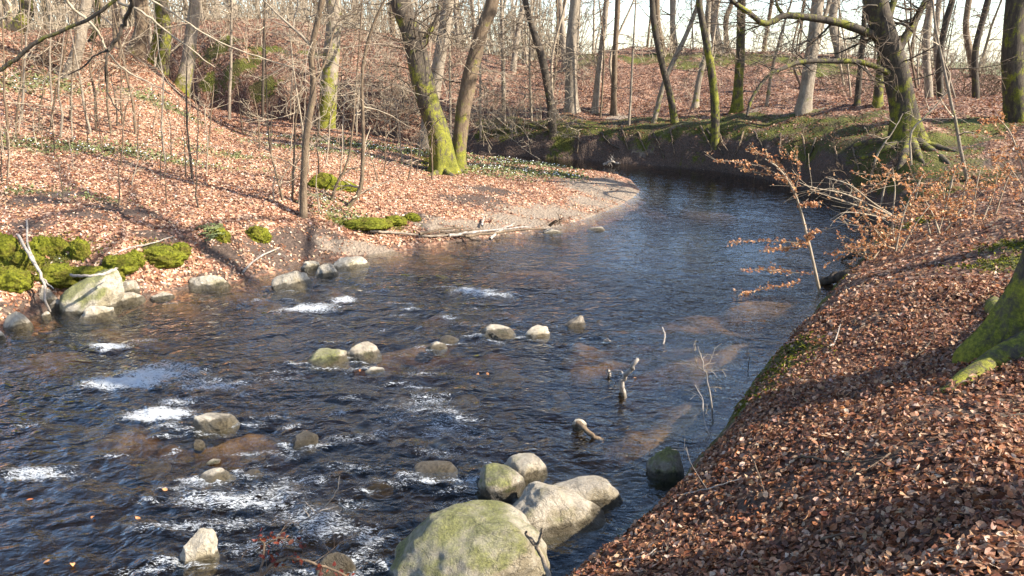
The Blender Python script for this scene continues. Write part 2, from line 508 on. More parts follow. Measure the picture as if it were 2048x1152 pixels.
# behind the slope, gully and mossy mound
def pol(px, t, z):
    d = ray(px, 576)
    CP.append(np.array([d[0] * t, cp_ * t, z]))
pol(372, 29, 1.9); pol(300, 30, 2.4); pol(200, 31, 3.2); pol(60, 32, 4.2); pol(-250, 33, 5)
ct((480, 226, 29), (600, 232, 29), (560, 185, 32), (400, 85, 35), (500, 78, 36), (600, 88, 37), (700, 98, 38), (800, 112, 38.5), (900, 118, 39),
   (1000, 138, 40), (1080, 148, 41), (700, 195, 33), (800, 230, 31), (900, 205, 34), (1000, 226, 33), (1130, 140, 41), (900, 238, 32))
# far terrace and ridge
ct((960, 245, 31.5), (1060, 236, 31.5), (1143, 223, 32), (1250, 233, 30.5), (1350, 241, 28.6), (1475, 225, 28), (1600, 222, 26), (1750, 212, 24.2), (1880, 215, 23.5), (2040, 218, 23), (2300, 215, 22),
   (1200, 110, 43), (1300, 104, 44), (1400, 103, 44), (1500, 106, 44), (1650, 110, 43), (1750, 126, 42), (1900, 146, 41), (2040, 158, 40), (2300, 170, 38),
   (1200, 170, 37), (1300, 178, 36), (1500, 170, 35), (1650, 176, 34), (1850, 188, 32), (2000, 192, 31))
# slope from the big tree down to the near bank
ct((1815, 274, 20.5), (1700, 285, 21.2), (1600, 290, 22.6), (1930, 298, 19), (2040, 285, 18.5), (1900, 360, 17), (2040, 350, 16), (1850, 420, 15.5), (2040, 420, 13.5), (2300, 380, 14),
   (1900, 482, 11.5), (2040, 440, 11), (1800, 525, 10.8), (1700, 600, 9), (1850, 600, 8), (2040, 600, 7.4), (1700, 750, 6.6), (1900, 720, 6), (2040, 700, 5.5), (1600, 850, 5.6),
   (1500, 950, 5.1), (1700, 950, 4.5), (1950, 950, 4.0), (1400, 1050, 4.8), (1600, 1130, 3.9), (1900, 1130, 3.3), (2300, 600, 6.8), (2400, 900, 4.2))
for p in [(0, 0, 1.95), (0.6, 1.5, 1.75), (1.5, .5, 1.95), (3, -2, 2.1), (-2, -2, 1.7), (-1, 0.3, 1.5), (6, 0, 2.3), (12, 6, 2.8), (20, 20, 3.2), (0, -15, 2.5), (-12, -10, 1.5), (15, -12, 3), (-12, 3, 1.0),
          (-40, 70, 5.5), (-20, 70, 5), (0, 70, 3.0), (25, 70, 2.4), (50, 70, 2.0), (-60, 30, 6), (60, 30, 3), (-28, 15, 4.2), (30, 10, 3.2), (-30, 5, 3.5), (-30, -30, 4), (40, -30, 4), (0, 60, 3.2), (-45, 45, 6.5)]:
    CP.append(np.array(p, float))
for a in range(0, 360, 30):
    for r, z in ((150, 3.0), (400, 0.5), (900, -2.0)):
        s = math.sin(rad(a)); c = math.cos(rad(a))
        CP.append(np.array([r * s, r * c, z + (2.5 if (r == 150 and a in (300, 330)) else 0)]))
CP = np.array(CP)

def _k(r2):
    return 0.5 * r2 * np.log(r2 + 1e-9)
def _warp(xy):           # compress radius so that far control points do not swamp near ones
    r = np.hypot(xy[:, 0], xy[:, 1]) + 1e-6
    s = np.log1p(r / 12.0) / r
    return xy * s[:, None]
_C = _warp(CP[:, :2])
_n = len(_C)
_A = np.zeros((_n + 3, _n + 3))
_A[:_n, :_n] = _k(((_C[:, None] - _C[None]) ** 2).sum(-1)) + np.eye(_n) * 2e-4
_A[:_n, _n] = 1; _A[:_n, _n + 1:] = _C; _A[_n, :_n] = 1; _A[_n + 1:, :_n] = _C.T
_w = np.linalg.solve(_A, np.concatenate([CP[:, 2], [0, 0, 0]]))

def base_z(x, y):
    out = np.empty(len(x))
    for i in range(0, len(x), 20000):
        q = _warp(np.stack([x[i:i + 20000], y[i:i + 20000]], 1))
        out[i:i + 20000] = _k(((q[:, None] - _C[None]) ** 2).sum(-1)) @ _w[:_n] + _w[_n] + q @ _w[_n + 1:]
    return out

def shore(x, y):
    """signed distance to the stream outline (positive on land), local bank width, bank label"""
    D = np.empty(len(x)); Wd = np.empty(len(x)); Lb = np.empty(len(x), int)
    A = SH[:, :2]; B = np.roll(A, -1, 0)
    wA = SH[:, 2]; wB = np.roll(wA, -1); AB = B - A; L2 = (AB ** 2).sum(1)
    for i in range(0, len(x), 20000):
        p = np.stack([x[i:i + 20000], y[i:i + 20000]], 1)
        AP = p[:, None] - A[None]
        u = np.clip((AP * AB[None]).sum(-1) / L2, 0, 1)
        dd = ((AP - u[..., None] * AB[None]) ** 2).sum(-1)
        k = dd.argmin(1); r = np.arange(len(p))
        uu = u[r, k]
        D[i:i + 20000] = np.sqrt(dd[r, k]); Wd[i:i + 20000] = wA[k] * (1 - uu) + wB[k] * uu; Lb[i:i + 20000] = SH[k, 3]
        yi = p[:, 1:2]; xi = p[:, 0:1]
        cr = ((A[None, :, 1] > yi) != (B[None, :, 1] > yi)) & (xi < (B[:, 0] - A[:, 0]) * (yi - A[:, 1]) / (B[:, 1] - A[:, 1] + 1e-12) + A[:, 0])
        inside = cr.sum(1) % 2 == 1
        D[i:i + 20000] = np.where(inside, -D[i:i + 20000], D[i:i + 20000])
    return D, Wd, Lb

# shallow sand bars under water: (px, py, radius along x, along y)
BARS = [(760, 505, 1.6, .5), (830, 500, 1.3, .4), (720, 690, .9, .35), (860, 660, 1.0, .3), (800, 672, 1.2, .3), (1340, 790, .7, .8), (1290, 830, .5, .5), (1400, 690, .6, .7), (1480, 690, .5, .9), (1330, 630, .9, .7),
        (1420, 620, .8, .9), (1250, 690, .8, .4), (1050, 520, 1.0, .35), (930, 600, .7, .25), (330, 600, 1.1, .4), (260, 650, 1.0, .35), (450, 580, .9, .3), (100, 690, .9, .3), (1100, 925, .5, .4), (1200, 905, .5, .4),
        (450, 840, .9, .25), (250, 830, .6, .3), (1390, 410, 1.2, 1.2), (640, 555, .6, .3), (1500, 590, .5, .7), (1180, 660, .5, .3)]
BARS = [(*at_z(a, b, 0)[:2], c, d) for a, b, c, d in BARS]

def blobs(x, y, L):
    s = np.zeros(len(x))
    for bx, by, rx, ry in L:
        s = np.maximum(s, np.exp(-(((x - bx) / rx) ** 2 + ((y - by) / ry) ** 2)))
    return s

def land(x, y, full=False):
    x = np.asarray(x, float); y = np.asarray(y, float)
    b = base_z(x, y)
    d, w, lb = shore(x, y)
    r = np.hypot(x, y)
    lump = np.where(lb == 2, 0.035 * fbm(x * 2.4, y * 2.4, None, 3, 13), 0) * (r < 14) + 0.08 * fbm(x * 0.9, y * 0.9, None, 3, 3) + 0.022 * fbm(x * 4, y * 4, None, 3, 8)
    lump = lump + np.where(lb == 1, 0.32 * fbm(x * 0.8, y * 0.8, None, 3, 31) * sstep(0.2, 1.2, d), 0) * (r < 60)
    dw = d + 0.10 * fbm(x * 1.6, y * 1.6, None, 3, 41) * np.clip(w / 0.5, 0, 1.3)
    dw = dw + np.where((lb == 1) & (r < 45), 0.42 * fbm(x * 1.0, y * 1.0, None, 4, 43) + 0.12 * fbm(x * 3.3, y * 3.3, None, 2, 44), 0)
    dw = dw + np.where((lb == 2) & (r < 14), 0.10 * fbm(x * 3.1, y * 3.1, None, 3, 47), 0)
    dw = np.where(d > 0, np.maximum(dw, d * 0.4), d)
    zl = np.maximum(b, 0.12) * (1 - np.exp(-np.maximum(dw, 0) / w)) + lump * sstep(0.05, 0.8, d) + 0.01
    wx_ = x + 1.0 * fbm(x * 0.9, y * 0.9, None, 5, 131); wy_ = y + 0.6 * fbm(x * 1.1, y * 1.1, None, 4, 137)
    bar = blobs(wx_, wy_, BARS)
    depth = 0.50 + 0.16 * fbm(x * 0.7, y * 0.7, None, 3, 77)
    depth = depth * (1 - 0.60 * bar)
    zw = -depth * (1 - np.exp(np.minimum(d, 0) / 0.55)) + 0.03 * fbm(x * 3, y * 3, None, 3, 5) * (d < -0.3) - 0.0
    z = np.where(d > 0, zl, zw + 0.01)
    if full:
        return z, d, lb, bar
    return z

def hz(x, y):
    return float(land(np.array([x]), np.array([y]))[0])

_ts = np.concatenate([np.linspace(2, 14, 500), np.linspace(14, 60, 900)[1:]])
def ghit(px, py):
    """where the view through a photograph pixel meets the ground or the stream"""
    P = np.array([0, 0, CAMH]) + ray(px, py)[None] * _ts[:, None]
    g = np.maximum(land(P[:, 0], P[:, 1]), 0.0)
    k = np.nonzero(P[:, 2] <= g)[0]
    if len(k) == 0:
        k = [len(_ts) - 1]
    q = P[k[0]].copy()
    q[2] = land(q[:1], q[1:2])[0]
    return q

def gpol(px, t):
    """ground point at distance t in the vertical plane of a photograph column"""
    d = ray(px, 300)
    x, y = d[0] * t, d[1] * t
    return np.array([x, y, hz(x, y)])

# paint lists: (px, py, rx, ry) in metres around the ground point under the pixel
def gb(L):
    return [(*ghit(a, b)[:2], c, d) for a, b, c, d in L]
MOSSY = gb([(30, 520, 1.0, .4), (110, 500, .7, .35), (480, 130, 1.4, .4), (540, 100, 1.2, .4), (450, 88, 1.6, .4), (420, 165, .7, .3), (530, 172, .9, .3), (640, 110, 1.2, .4), (330, 500, .5, .2), (760, 445, .6, .2),
            (700, 452, .5, .2), (900, 340, .9, .5), (880, 325, .7, .5), (1000, 240, 1.2, .5), (1090, 245, 1.3, .5), (1130, 270, .7, .7), (1180, 245, 1., .4), (1180, 120, 1.6, 1.2), (1160, 115, 1.5, 1), (1440, 116, 4, 1.4), (1500, 124, 3, 1.4), (1350, 112, 3.5, 1.2), (1560, 116, 4, 1.4), (1700, 128, 3, 1.2), (1280, 118, 2, 1),
            (1330, 120, 2, 1), (1640, 130, 2.5, 1.5), (1660, 150, 2, 1.5), (1380, 130, 1.5, 1), (1570, 122, 2, 1.), (1590, 700, .25, .5), (1500, 800, .3, .4), (1550, 740, .25, .4), (1640, 597, .3, .3),
            (1270, 1040, .25, .25), (1180, 1110, .3, .3), (1300, 1010, .2, .2), (1990, 525, .35, .5), (2040, 490, .4, .6), (1800, 290, 1.2, 1), (1870, 285, 1.2, .8), (1700, 240, 1.5, .7),
            (1750, 325, .8, .4), (1850, 315, .7, .5), (1450, 248, 1.3, .5), (1300, 252, 1.3, .5), (1560, 240, 1.5, .5), (1650, 262, .9, .5), (1970, 250, 1.5, 1), (1930, 290, 1.2, .6), (1850, 440, .5, .4), (1130, 350, .5, .3)])
SOIL = gb([(1720, 930, .35, .18), (1800, 905, .3, .14), (1560, 712, .4, .16), (1500, 1010, .3, .15), (1900, 830, .35, .2), (1750, 640, .5, .25), (60, 400, .8, .5), (120, 390, .8, .4), (60, 450, .5, .3), (250, 425, .8, .4), (180, 430, .7, .25), (600, 490, 1.2, .5), (560, 520, .8, .4), (660, 480, .8, .4), (440, 505, .6, .3), (300, 470, .7, .2), (850, 440, .8, .4), (950, 400, 1.2, .6), (980, 380, 1.2, .6),
           (1220, 245, 1.5, 1.2), (1150, 250, 1.2, 1.2), (1350, 318, 5, .5), (1500, 335, 4, .5), (1600, 355, 2.5, .7), (1250, 315, 3, .5), (1850, 300, 2, 1), (1930, 330, 1.5, .5), (1700, 370, 2, 1.5), (820, 330, 1.5, 1), (780, 280, 2, 1.4), (900, 300, 2, 1), (1000, 285, 2, 1.2)])
SAND = gb([(1120, 425, 1.2, .7), (1180, 405, 1.0, .9), (1220, 390, 1.0, 1.2), (1170, 370, 1.0, 1.4), (1210, 365, .9, 1.2), (1050, 445, 1.2, .5), (960, 455, 1.2, .35), (890, 462, .9, .3), (1080, 430, 1.2, .5), (740, 500, .8, .25), (680, 495, .6, .25), (1250, 385, .6, 1.0), (1240, 235, .8, 1.2), (1420, 238, 3, .4), (1600, 226, 2, .4)])
GREEN = gb([(40, 165, 1.2, .8), (110, 170, 1.2, .6), (330, 210, 1.0, .4), (290, 195, .9, .5), (370, 232, .9, .4), (200, 295, 2.5, .5), (60, 290, 2, .5), (330, 320, 1.6, .4), (450, 312, 1.5, .4), (700, 290, 2.5, .8), (780, 300, 1.8, .7),
            (1000, 325, 1.6, .8), (1080, 330, 1.4, .8), (1050, 345, 1.4, .8), (960, 335, 1.2, .8), (1000, 350, 1.4, .7), (1090, 350, 1.2, .6), (60, 385, .9, .3), (190, 400, .7, .25), (660, 430, .5, .3), (720, 440, .7, .25), (620, 300, 2, .6), (850, 310, 1.5, .7), (640, 395, .6, .3), (1130, 355, .7, .6)])

# one sheet in rings round the viewpoint, dense where the valley is, reaching to the horizon
az = np.concatenate([np.linspace(-180, -48, 34)[:-1], np.linspace(-48, 52, 500), np.linspace(52, 180, 34)[1:-1]])
rr = np.concatenate([np.geomspace(0.35, 2.6, 16)[:-1], np.geomspace(2.6, 48, 400)[:-1], np.geomspace(48, 1500, 46)])
AZ, RR = np.meshgrid(np.radians(az), rr)
GX, GY = (RR * np.sin(AZ)).ravel(), (RR * np.cos(AZ)).ravel()
GZ, GD, GL, GBAR = land(GX, GY, True)
na, nr = len(az), len(rr)
idx = np.arange(na * nr).reshape(nr, na)
a = idx[:-1, :]; b = np.roll(idx, -1, 1)[:-1, :]; c = np.roll(idx, -1, 1)[1:, :]; d = idx[1:, :]
Q = np.stack([a, d, c, b], -1).reshape(-1, 4)
Q = Q[:, ::-1]
if np.cross(np.array([GX[Q[0, 1]] - GX[Q[0, 0]], GY[Q[0, 1]] - GY[Q[0, 0]], 0]), np.array([GX[Q[0, 2]] - GX[Q[0, 0]], GY[Q[0, 2]] - GY[Q[0, 0]], 0]))[2] < 0:
    Q = Q[:, ::-1]
GV = np.stack([GX, GY, GZ], 1)
mossA = np.maximum(blobs(GX, GY, MOSSY), 0)
steep = (GX > -1.5) & (GL == 1) & (GD < 3.0) & (np.hypot(GX, GY) < 60)
mossA = np.maximum(mossA, np.where(steep, (0.66 * sstep(.15, .5, GD) * sstep(3.4, 2.0, GD)) * (GD > 0), 0))
mossA = np.maximum(mossA, np.where((GL == 2) & (GD > 0) & (GD < 0.22), 0.8 - 1.2 * GD, 0))
soil_shadeA = np.maximum(blobs(GX, GY, SOIL), np.where((GX > -1.5) & (GL == 1) & (GD < 1.2), 0.8, 0))  # shade of the undercut far face is put into dark soil colour
soil_shadeA = np.maximum(soil_shadeA, np.where((GD < 0.25), 0.6, 0))
soil_shadeA = np.maximum(soil_shadeA, np.where((np.hypot(GX, GY) > 27) & (GL == 1), 0.36, 0))  # tree shadows on the far slope painted in as a soil tint
far = np.hypot(GX, GY)
greenA = np.maximum(blobs(GX, GY, GREEN) * .62, np.where(far > 60, 0.75, 0))
sandA = np.maximum(blobs(GX, GY, SAND), np.where((GD < .15), .3, 0))
sandB = np.maximum(GBAR, np.where(GL < 2, np.exp(-np.abs(GD) / 0.25), 0.0) * 0.45)
sandA = np.where(GD > -0.3, sandA, sandB)
sandA = np.where((GL != 0) & (GD > -0.4) & (GD < .15), 0, sandA)
ATT = {'mossy': mossA, 'soil': soil_shadeA, 'green': greenA, 'sand': sandA}

def sub_mesh(name, mask, mat):
    f = Q[mask]
    u, inv = np.unique(f.ravel(), return_inverse=True)
    me = mesh_np(name, GV[u], [inv.reshape(-1, 4)], [mat], True, {k: v[u] for k, v in ATT.items()})
    return link(name, me, None, 'structure')
qd = GD[Q].mean(1); ql = GL[Q[:, 0]]
river_bed = sub_mesh('river_bed', qd < -0.3, M['bed'])
sunny_bank = sub_mesh('sunny_bank', (qd >= -0.3) & (ql == 0), M['sunny'])
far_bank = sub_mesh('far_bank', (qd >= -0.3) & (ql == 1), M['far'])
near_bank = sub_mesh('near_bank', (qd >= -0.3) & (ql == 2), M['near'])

# ------------------------------------------------------------------ stream surface
# white water, and specks painted in as sun glints over the rapids: (px, py, rx, ry, strength)
FOAM_GLINTS = [(215, 693, .35, .16, .9), (255, 765, .55, .22, 1.15), (300, 750, .45, .25, 1.0), (330, 735, .6, .3, .62), (370, 740, .5, .25, .6), (430, 770, .5, .2, .75), (400, 760, .6, .25, .55), (320, 828, .42, .2, 1.1), (290, 832, .3, .14, 1.0), (370, 800, .4, .2, .6),
        (615, 620, .5, .22, 1.05), (640, 612, .5, .2, .7), (685, 600, .3, .22, .8), (590, 560, .3, .15, .6), (950, 583, .5, .18, .85), (990, 590, .5, .15, .7), (930, 578, .3, .14, .75), (600, 570, .4, .15, .5), (750, 570, .5, .15, .4),
        (80, 945, .4, .15, .75), (110, 955, .4, .12, .6), (60, 850, .3, .1, .5), (420, 965, .25, .1, .8), (420, 1000, .5, .15, .7), (480, 1005, .6, .16, .72), (560, 990, .5, .15, .6), (540, 1010, .4, .15, .65), (360, 1055, .5, .13, .6), (450, 1050, .5, .15, .55),
        (620, 1040, .4, .2, .62), (650, 1060, .4, .2, .6), (740, 1080, .25, .25, .62), (720, 1110, .25, .2, .55), (500, 1100, .3, .2, .5), (600, 960, .5, .15, .5), (480, 850, .4, .1, .55), (575, 855, .2, .1, .6), (700, 880, .4, .12, .5), (760, 870, .5, .12, .5),
        (830, 820, .8, .3, .48), (850, 800, .5, .25, .5), (800, 840, .5, .2, .5), (900, 860, .6, .3, .42), (880, 900, .5, .2, .42), (960, 870, .5, .2, .42), (800, 630, .3, .1, .45), (560, 760, .5, .2, .4), (700, 940, .5, .15, .45), (640, 890, .25, .1, .6), (220, 760, .3, .15, .4), (130, 790, .3, .12, .42),
        (700, 745, .2, .08, .5), (1000, 900, .3, .15, .4)]
for _b in [(604, 692, 706, 735), (690, 683, 767, 722), (852, 680, 894, 702), (955, 645, 1036, 677), (1051, 649, 1099, 676), (386, 818, 476, 864), (582, 862, 642, 896), (394, 935, 471, 969), (488, 934, 528, 956), (352, 1066, 440, 1134), (632, 1100, 720, 1150), (826, 915, 922, 958), (548, 533, 625, 578), (765, 1040, 800, 1130)]:
    _bw = (_b[2] - _b[0]) / 200
    FOAM_GLINTS += [(_b[0] - 6, _b[3] - 4, _bw * .5, .07, .66), ((_b[0] + _b[2]) / 2 - 10, _b[3] + 5, _bw * .8, .06, .62), (_b[0] - 45, _b[3] + 12, _bw * .9, .07, .55)]
_fr = np.random.default_rng(4)
for _i in range(80):
    _x = _fr.uniform(150, 980); _y = _fr.uniform(560, 1110)
    if _x + _y * .3 < 480: continue
    FOAM_GLINTS.append((_x, _y, _fr.uniform(.12, .38), _fr.uniform(.04, .10), _fr.uniform(.48, .64)))
FOAM_GLINTS = [(*at_z(a, b, 0)[:2], c, d, s) for a, b, c, d, s in FOAM_GLINTS]
waz = np.radians(np.linspace(-60, 46, 640))
wrr = np.concatenate([np.geomspace(2.2, 14, 330), np.geomspace(14, 45, 130)[1:]])
AZ, RR = np.meshgrid(waz, wrr)
WX, WY = (RR * np.sin(AZ)).ravel(), (RR * np.cos(AZ)).ravel()
wd, _, _ = shore(WX, WY)
idx = np.arange(len(WX)).reshape(len(wrr), len(waz))
WQ = np.stack([idx[:-1, :-1], idx[:-1, 1:], idx[1:, 1:], idx[1:, :-1]], -1).reshape(-1, 4)[:, ::-1]
WQ = WQ[(wd[WQ] < 0.30).any(1)]
u, inv = np.unique(WQ.ravel(), return_inverse=True)
WX, WY, wd = WX[u], WY[u], wd[u]
WQ = inv.reshape(-1, 4)
foam = np.zeros(len(WX)); wild = np.zeros(len(WX))
ca, sa = math.cos(rad(28)), math.sin(rad(28))
wjx = WX + 0.12 * fbm(WX * 2.5, WY * 2.5, None, 3, 61); wjy = WY + 0.10 * fbm(WX * 2.5, WY * 2.5, None, 3, 67)
for bx, by, rx, ry, s in FOAM_GLINTS:
    e = np.exp(-(((wjx - bx) / rx) ** 2 + ((wjy - by) / ry) ** 2))
    foam = np.maximum(foam, e * s * 1.12)
    wild = np.maximum(wild, np.exp(-(((WX - bx) / 1.2) ** 2 + ((WY - by) / 0.9) ** 2)))
calm = sstep(18.5, 23.5, WY + 0.15 * WX)
ripple = (0.40 + 0.45 * wild) * (0.38 + 0.62 * sstep(4.5, 10, np.hypot(WX, WY))) * (1 - 0.88 * calm) * (0.35 + 0.85 * sstep(-.45, .35, fbm(WX * 0.45 + WY * .2, WY * 0.28, None, 3, 15))) * (0.5 + 0.5 * sstep(0.0, 0.5, -wd))
fx = WX * ca - WY * sa; fy = WX * sa + WY * ca
wz = wild * (0.035 * fbm(fx * 2.2, fy * 3.6, None, 3, 91) + 0.016 * fbm(fx * 7, fy * 10, None, 2, 95)) + 0.012 * (1 - calm) * fbm(fx * 1.8, fy * 2.8, None, 2, 97) + foam * (0.012 + 0.06 * (0.4 - np.abs(fbm(fx * 7, fy * 10, None, 3, 99)) * 1.5))
wz = np.clip(wz, -0.06, 0.09) * sstep(0.3, -0.3, wd)
if True:
    n0 = np.cross(np.array([WX[WQ[0, 1]] - WX[WQ[0, 0]], WY[WQ[0, 1]] - WY[WQ[0, 0]], 0]), np.array([WX[WQ[0, 2]] - WX[WQ[0, 0]], WY[WQ[0, 2]] - WY[WQ[0, 0]], 0]))[2]
    if n0 < 0:
        WQ = WQ[:, ::-1]
water = link('water', mesh_np('water', np.stack([WX, WY, wz], 1), [WQ], [M['water']], True, {'foam': foam, 'ripple': ripple}), None, 'structure')
# ------------------------------------------------------------------ boulders and stones
def ico(n):
    t = (1 + 5 ** 0.5) / 2
    V = norm(np.array([(-1, t, 0), (1, t, 0), (-1, -t, 0), (1, -t, 0), (0, -1, t), (0, 1, t), (0, -1, -t), (0, 1, -t), (t, 0, -1), (t, 0, 1), (-t, 0, -1), (-t, 0, 1)], float))
    Fc = np.array([(0, 11, 5), (0, 5, 1), (0, 1, 7), (0, 7, 10), (0, 10, 11), (1, 5, 9), (5, 11, 4), (11, 10, 2), (10, 7, 6), (7, 1, 8), (3, 9, 4), (3, 4, 2), (3, 2, 6), (3, 6, 8), (3, 8, 9), (4, 9, 5), (2, 4, 11), (6, 2, 10), (8, 6, 7), (9, 8, 1)])
    for _ in range(n):
        E = np.concatenate([Fc[:, [0, 1]], Fc[:, [1, 2]], Fc[:, [2, 0]]])
        Es = np.sort(E, 1)
        ue, inv = np.unique(Es, axis=0, return_inverse=True)
        mid = norm(V[ue[:, 0]] + V[ue[:, 1]])
        k = len(V) + inv.reshape(3, -1)
        V = np.concatenate([V, mid])
        ab, bc, ca_ = k[0], k[1], k[2]
        Fc = np.concatenate([np.stack([Fc[:, 0], ab, ca_], 1), np.stack([Fc[:, 1], bc, ab], 1), np.stack([Fc[:, 2], ca_, bc], 1), np.stack([ab, bc, ca_], 1)])
    return V, Fc
ICO = {n: ico(n) for n in (2, 3, 4, 5)}

def rock_shape(a, b, c, seed, sub, ang=0.5, tilt=0.0):
    V, Fc = ICO[sub]
    r = np.random.default_rng(seed)
    P = V.copy()
    cuts = norm(r.normal(size=(12, 3)) * [1, 1, 0.9])
    cuts[:, 2] = np.abs(cuts[:, 2]) * 0.9
    for cdir in norm(cuts):                        # worn facets
        h = r.uniform(0.55, 0.88)
        dp = P @ cdir
        P = P - np.maximum(dp - h, 0)[:, None] * cdir[None] * min(1.0, ang * 1.35)
    s = 1 + 0.22 * fbm(P[:, 0] * 1.3, P[:, 1] * 1.3, P[:, 2] * 1.3, 3, seed) + 0.06 * fbm(P[:, 0] * 4, P[:, 1] * 4, P[:, 2] * 4, 4, seed + 7)
    P = P * s[:, None] * np.array([a, b, c])
    if tilt:
        ct_, st_ = math.cos(tilt), math.sin(tilt)
        P = np.stack([P[:, 0] * ct_ + P[:, 2] * st_, P[:, 1], -P[:, 0] * st_ + P[:, 2] * ct_], 1)
    return P, Fc

def boulder(name, label, box, seed, moss=0.0, tone=0.5, wet=0.03, ang=0.5, k=0.75, z=0.0, group=None, sub=3, tilt=0.0, lift=0.0):
    x0, y0, x1, y1 = box
    cx = (x0 + x1) / 2
    base = at_z(cx, y1, z)
    t = np.linalg.norm(base - [0, 0, CAMH])
    D = ray(cx, y1); depth = base[1] / D[1]
    e = math.atan2(CAMH - z, math.hypot(base[0], base[1]))
    w = (x1 - x0) * depth / F; h = (y1 - y0) * t / F * 0.97
    a = w / 2
    b = k * a
    se, ce = math.sin(e), math.cos(e)
    if h < 2.15 * b * se:
        b = h / (2.15 * se)
    c = math.sqrt(max((h - b * se) ** 2 - (b * se) ** 2, (0.10 * a) ** 2)) / ce
    dirv = norm(np.array([base[0], base[1], 0.0]))
    ctr = base + dirv * b * 0.97 + np.array([0, 0, lift])
    P, Fc = rock_shape(1.04 * a, 1.04 * b, 1.05 * c, seed, sub, ang, tilt)
    yaw = math.atan2(-dirv[0], dirv[1])
    o = link(name, mesh_np(name, P, [Fc], [M['rock']]))
    o.location = tuple(float(v) for v in ctr)
    o.rotation_euler = (0, 0, yaw)
    o['moss_amount'] = float(moss); o['tone'] = float(tone); o['wet'] = float(wet + z)
    return tag(o, label, 'boulder' if w > 0.3 else 'stone', group)

# foreground cluster
boulder('boulder', 'huge pale boulder with a wash of green moss, biggest of all the stones', (765, 1015, 1128, 1210), 3, .55, .62, .0, .35, .72, sub=5, tilt=.12)
boulder('boulder', 'grey brown boulder behind the huge mossy one, dark mossy crust along its top', (990, 962, 1208, 1078), 14, .22, .55, .03, .45, .8, sub=5, tilt=.1)
boulder('boulder', 'rounded dark green-tinged boulder just upstream of the grey brown one', (942, 922, 1062, 1000), 25, .62, .30, .05, .35, .85, sub=4)
boulder('boulder', 'smooth pale egg-shaped boulder tucked behind the dark green-tinged one', (1008, 906, 1096, 962), 37, .28, .65, .04, .3, .8, sub=4, tilt=.15)
boulder('boulder', 'flat slate grey boulder lying in bank shade behind the grey brown one', (1096, 940, 1258, 1024), 48, .08, .38, .03, .4, .8, sub=4)
boulder('boulder', 'deep green algae covered boulder half under the leafy bank edge', (1288, 893, 1384, 968), 59, .72, .05, .06, .4, .8, sub=4)
# sunny shore
boulder('boulder', 'tall pale boulder with a green mossy crown on the sunny shore', (138, 549, 258, 624), 66, .85, .85, .03, .40, .7, sub=4, tilt=.2, lift=.05)
boulder('boulder', 'flat pale slab lying in front of the tall green-crowned boulder', (158, 612, 238, 636), 71, .0, .80, .02, .8, .6)
boulder('boulder', 'broad sloping pale boulder below the bright moss cushions', (0, 578, 88, 632), 83, .22, .75, .02, .8, .8, sub=4, tilt=.1)
boulder('boulder', 'rounded grey boulder in the water below the broad sloping one', (6, 628, 64, 660), 94, .05, .62, .03, .5, .8)
boulder('stone', 'pale flat stone cut by the frame edge below the rounded grey boulder', (-30, 662, 12, 682), 99, .0, .75, .02, .5, .8)
boulder('stone', 'small round grey pebble in front of the broad sloping boulder', (84, 622, 103, 635), 103, .0, .65, .02, .3, .9)
boulder('stone', 'dark wet stone wedged against the tall green-crowned boulder', (102, 596, 150, 620), 104, .1, .15, .08, .6, .8)
boulder('stone', 'light grey stone with leaves round it behind the dark wet stone', (74, 572, 112, 606), 105, .1, .55, .0, .7, .8, .1)
boulder('boulder', 'low grey stone trailing from the tall green-crowned boulder towards the sand', (228, 582, 290, 606), 115, .0, .72, .02, .7, .8, .02)
boulder('boulder', 'upright grey stone set in leaves behind the tall green-crowned boulder', (234, 555, 282, 586), 126, .05, .42, .0, .6, .8, .12)
boulder('stone', 'thin tan stone just breaking the water beside the sand edge', (303, 586, 348, 600), 137, .0, .5, .02, .4, .8)
boulder('boulder', 'white-grey boulder with a mossy patch and dark shaded flank by the leafy shore', (380, 540, 470, 580), 148, .26, .80, .05, .7, .75, sub=4)
boulder('boulder', 'leaning tan boulder with a split mossy top where the water first foams', (548, 533, 625, 578), 159, .24, .60, .06, .6, .8, sub=4, tilt=.25)
boulder('stone', 'small whitish pointed stone behind the leaning tan boulder', (600, 516, 645, 540), 160, .0, .80, .03, .7, .8)
boulder('boulder', 'low grey triangular stone between the leaning tan boulder and the long pale one', (625, 527, 682, 556), 171, .0, .60, .04, .8, .8)
boulder('boulder', 'long pale boulder with dark lichen blotches nearest the stick pile', (660, 510, 736, 541), 182, .18, .78, .03, .6, .8, sub=4)
boulder('stone', 'flat pale stone at the water edge of the sand spit', (1086, 456, 1126, 468), 183, .0, .7, .01, .5, .8)
boulder('stone', 'small wet stone standing alone in the ripples beyond the sand spit', (1176, 451, 1212, 462), 184, .0, .35, .02, .6, .8)
# in the stream
boulder('boulder', 'mossy olive boulder, front one of the pair in mid stream', (604, 692, 706, 735), 195, .58, .45, .05, .45, .8, sub=4)
boulder('boulder', 'brown boulder touching the mossy olive one in mid stream', (690, 683, 767, 722), 206, .30, .42, .05, .5, .8, sub=4)
boulder('stone', 'thin white stone lying flat below the mid stream pair', (730, 733, 771, 748), 217, .0, .95, .01, .5, .8)
boulder('stone', 'black wet stone with a white cap between mid stream boulders', (852, 680, 894, 702), 218, .0, .75, .06, .5, .8)
boulder('stone', 'low dark stone just behind the white-capped one', (872, 669, 920, 686), 229, .1, .1, .1, .5, .8)
boulder('boulder', 'broad dome-shaped tan boulder with a wet black foot in mid stream', (955, 645, 1036, 677), 230, .22, .72, .07, .4, .8, sub=4)
boulder('boulder', 'cream white boulder beside the dome-shaped tan one', (1051, 649, 1099, 676), 241, .0, .95, .01, .5, .8)
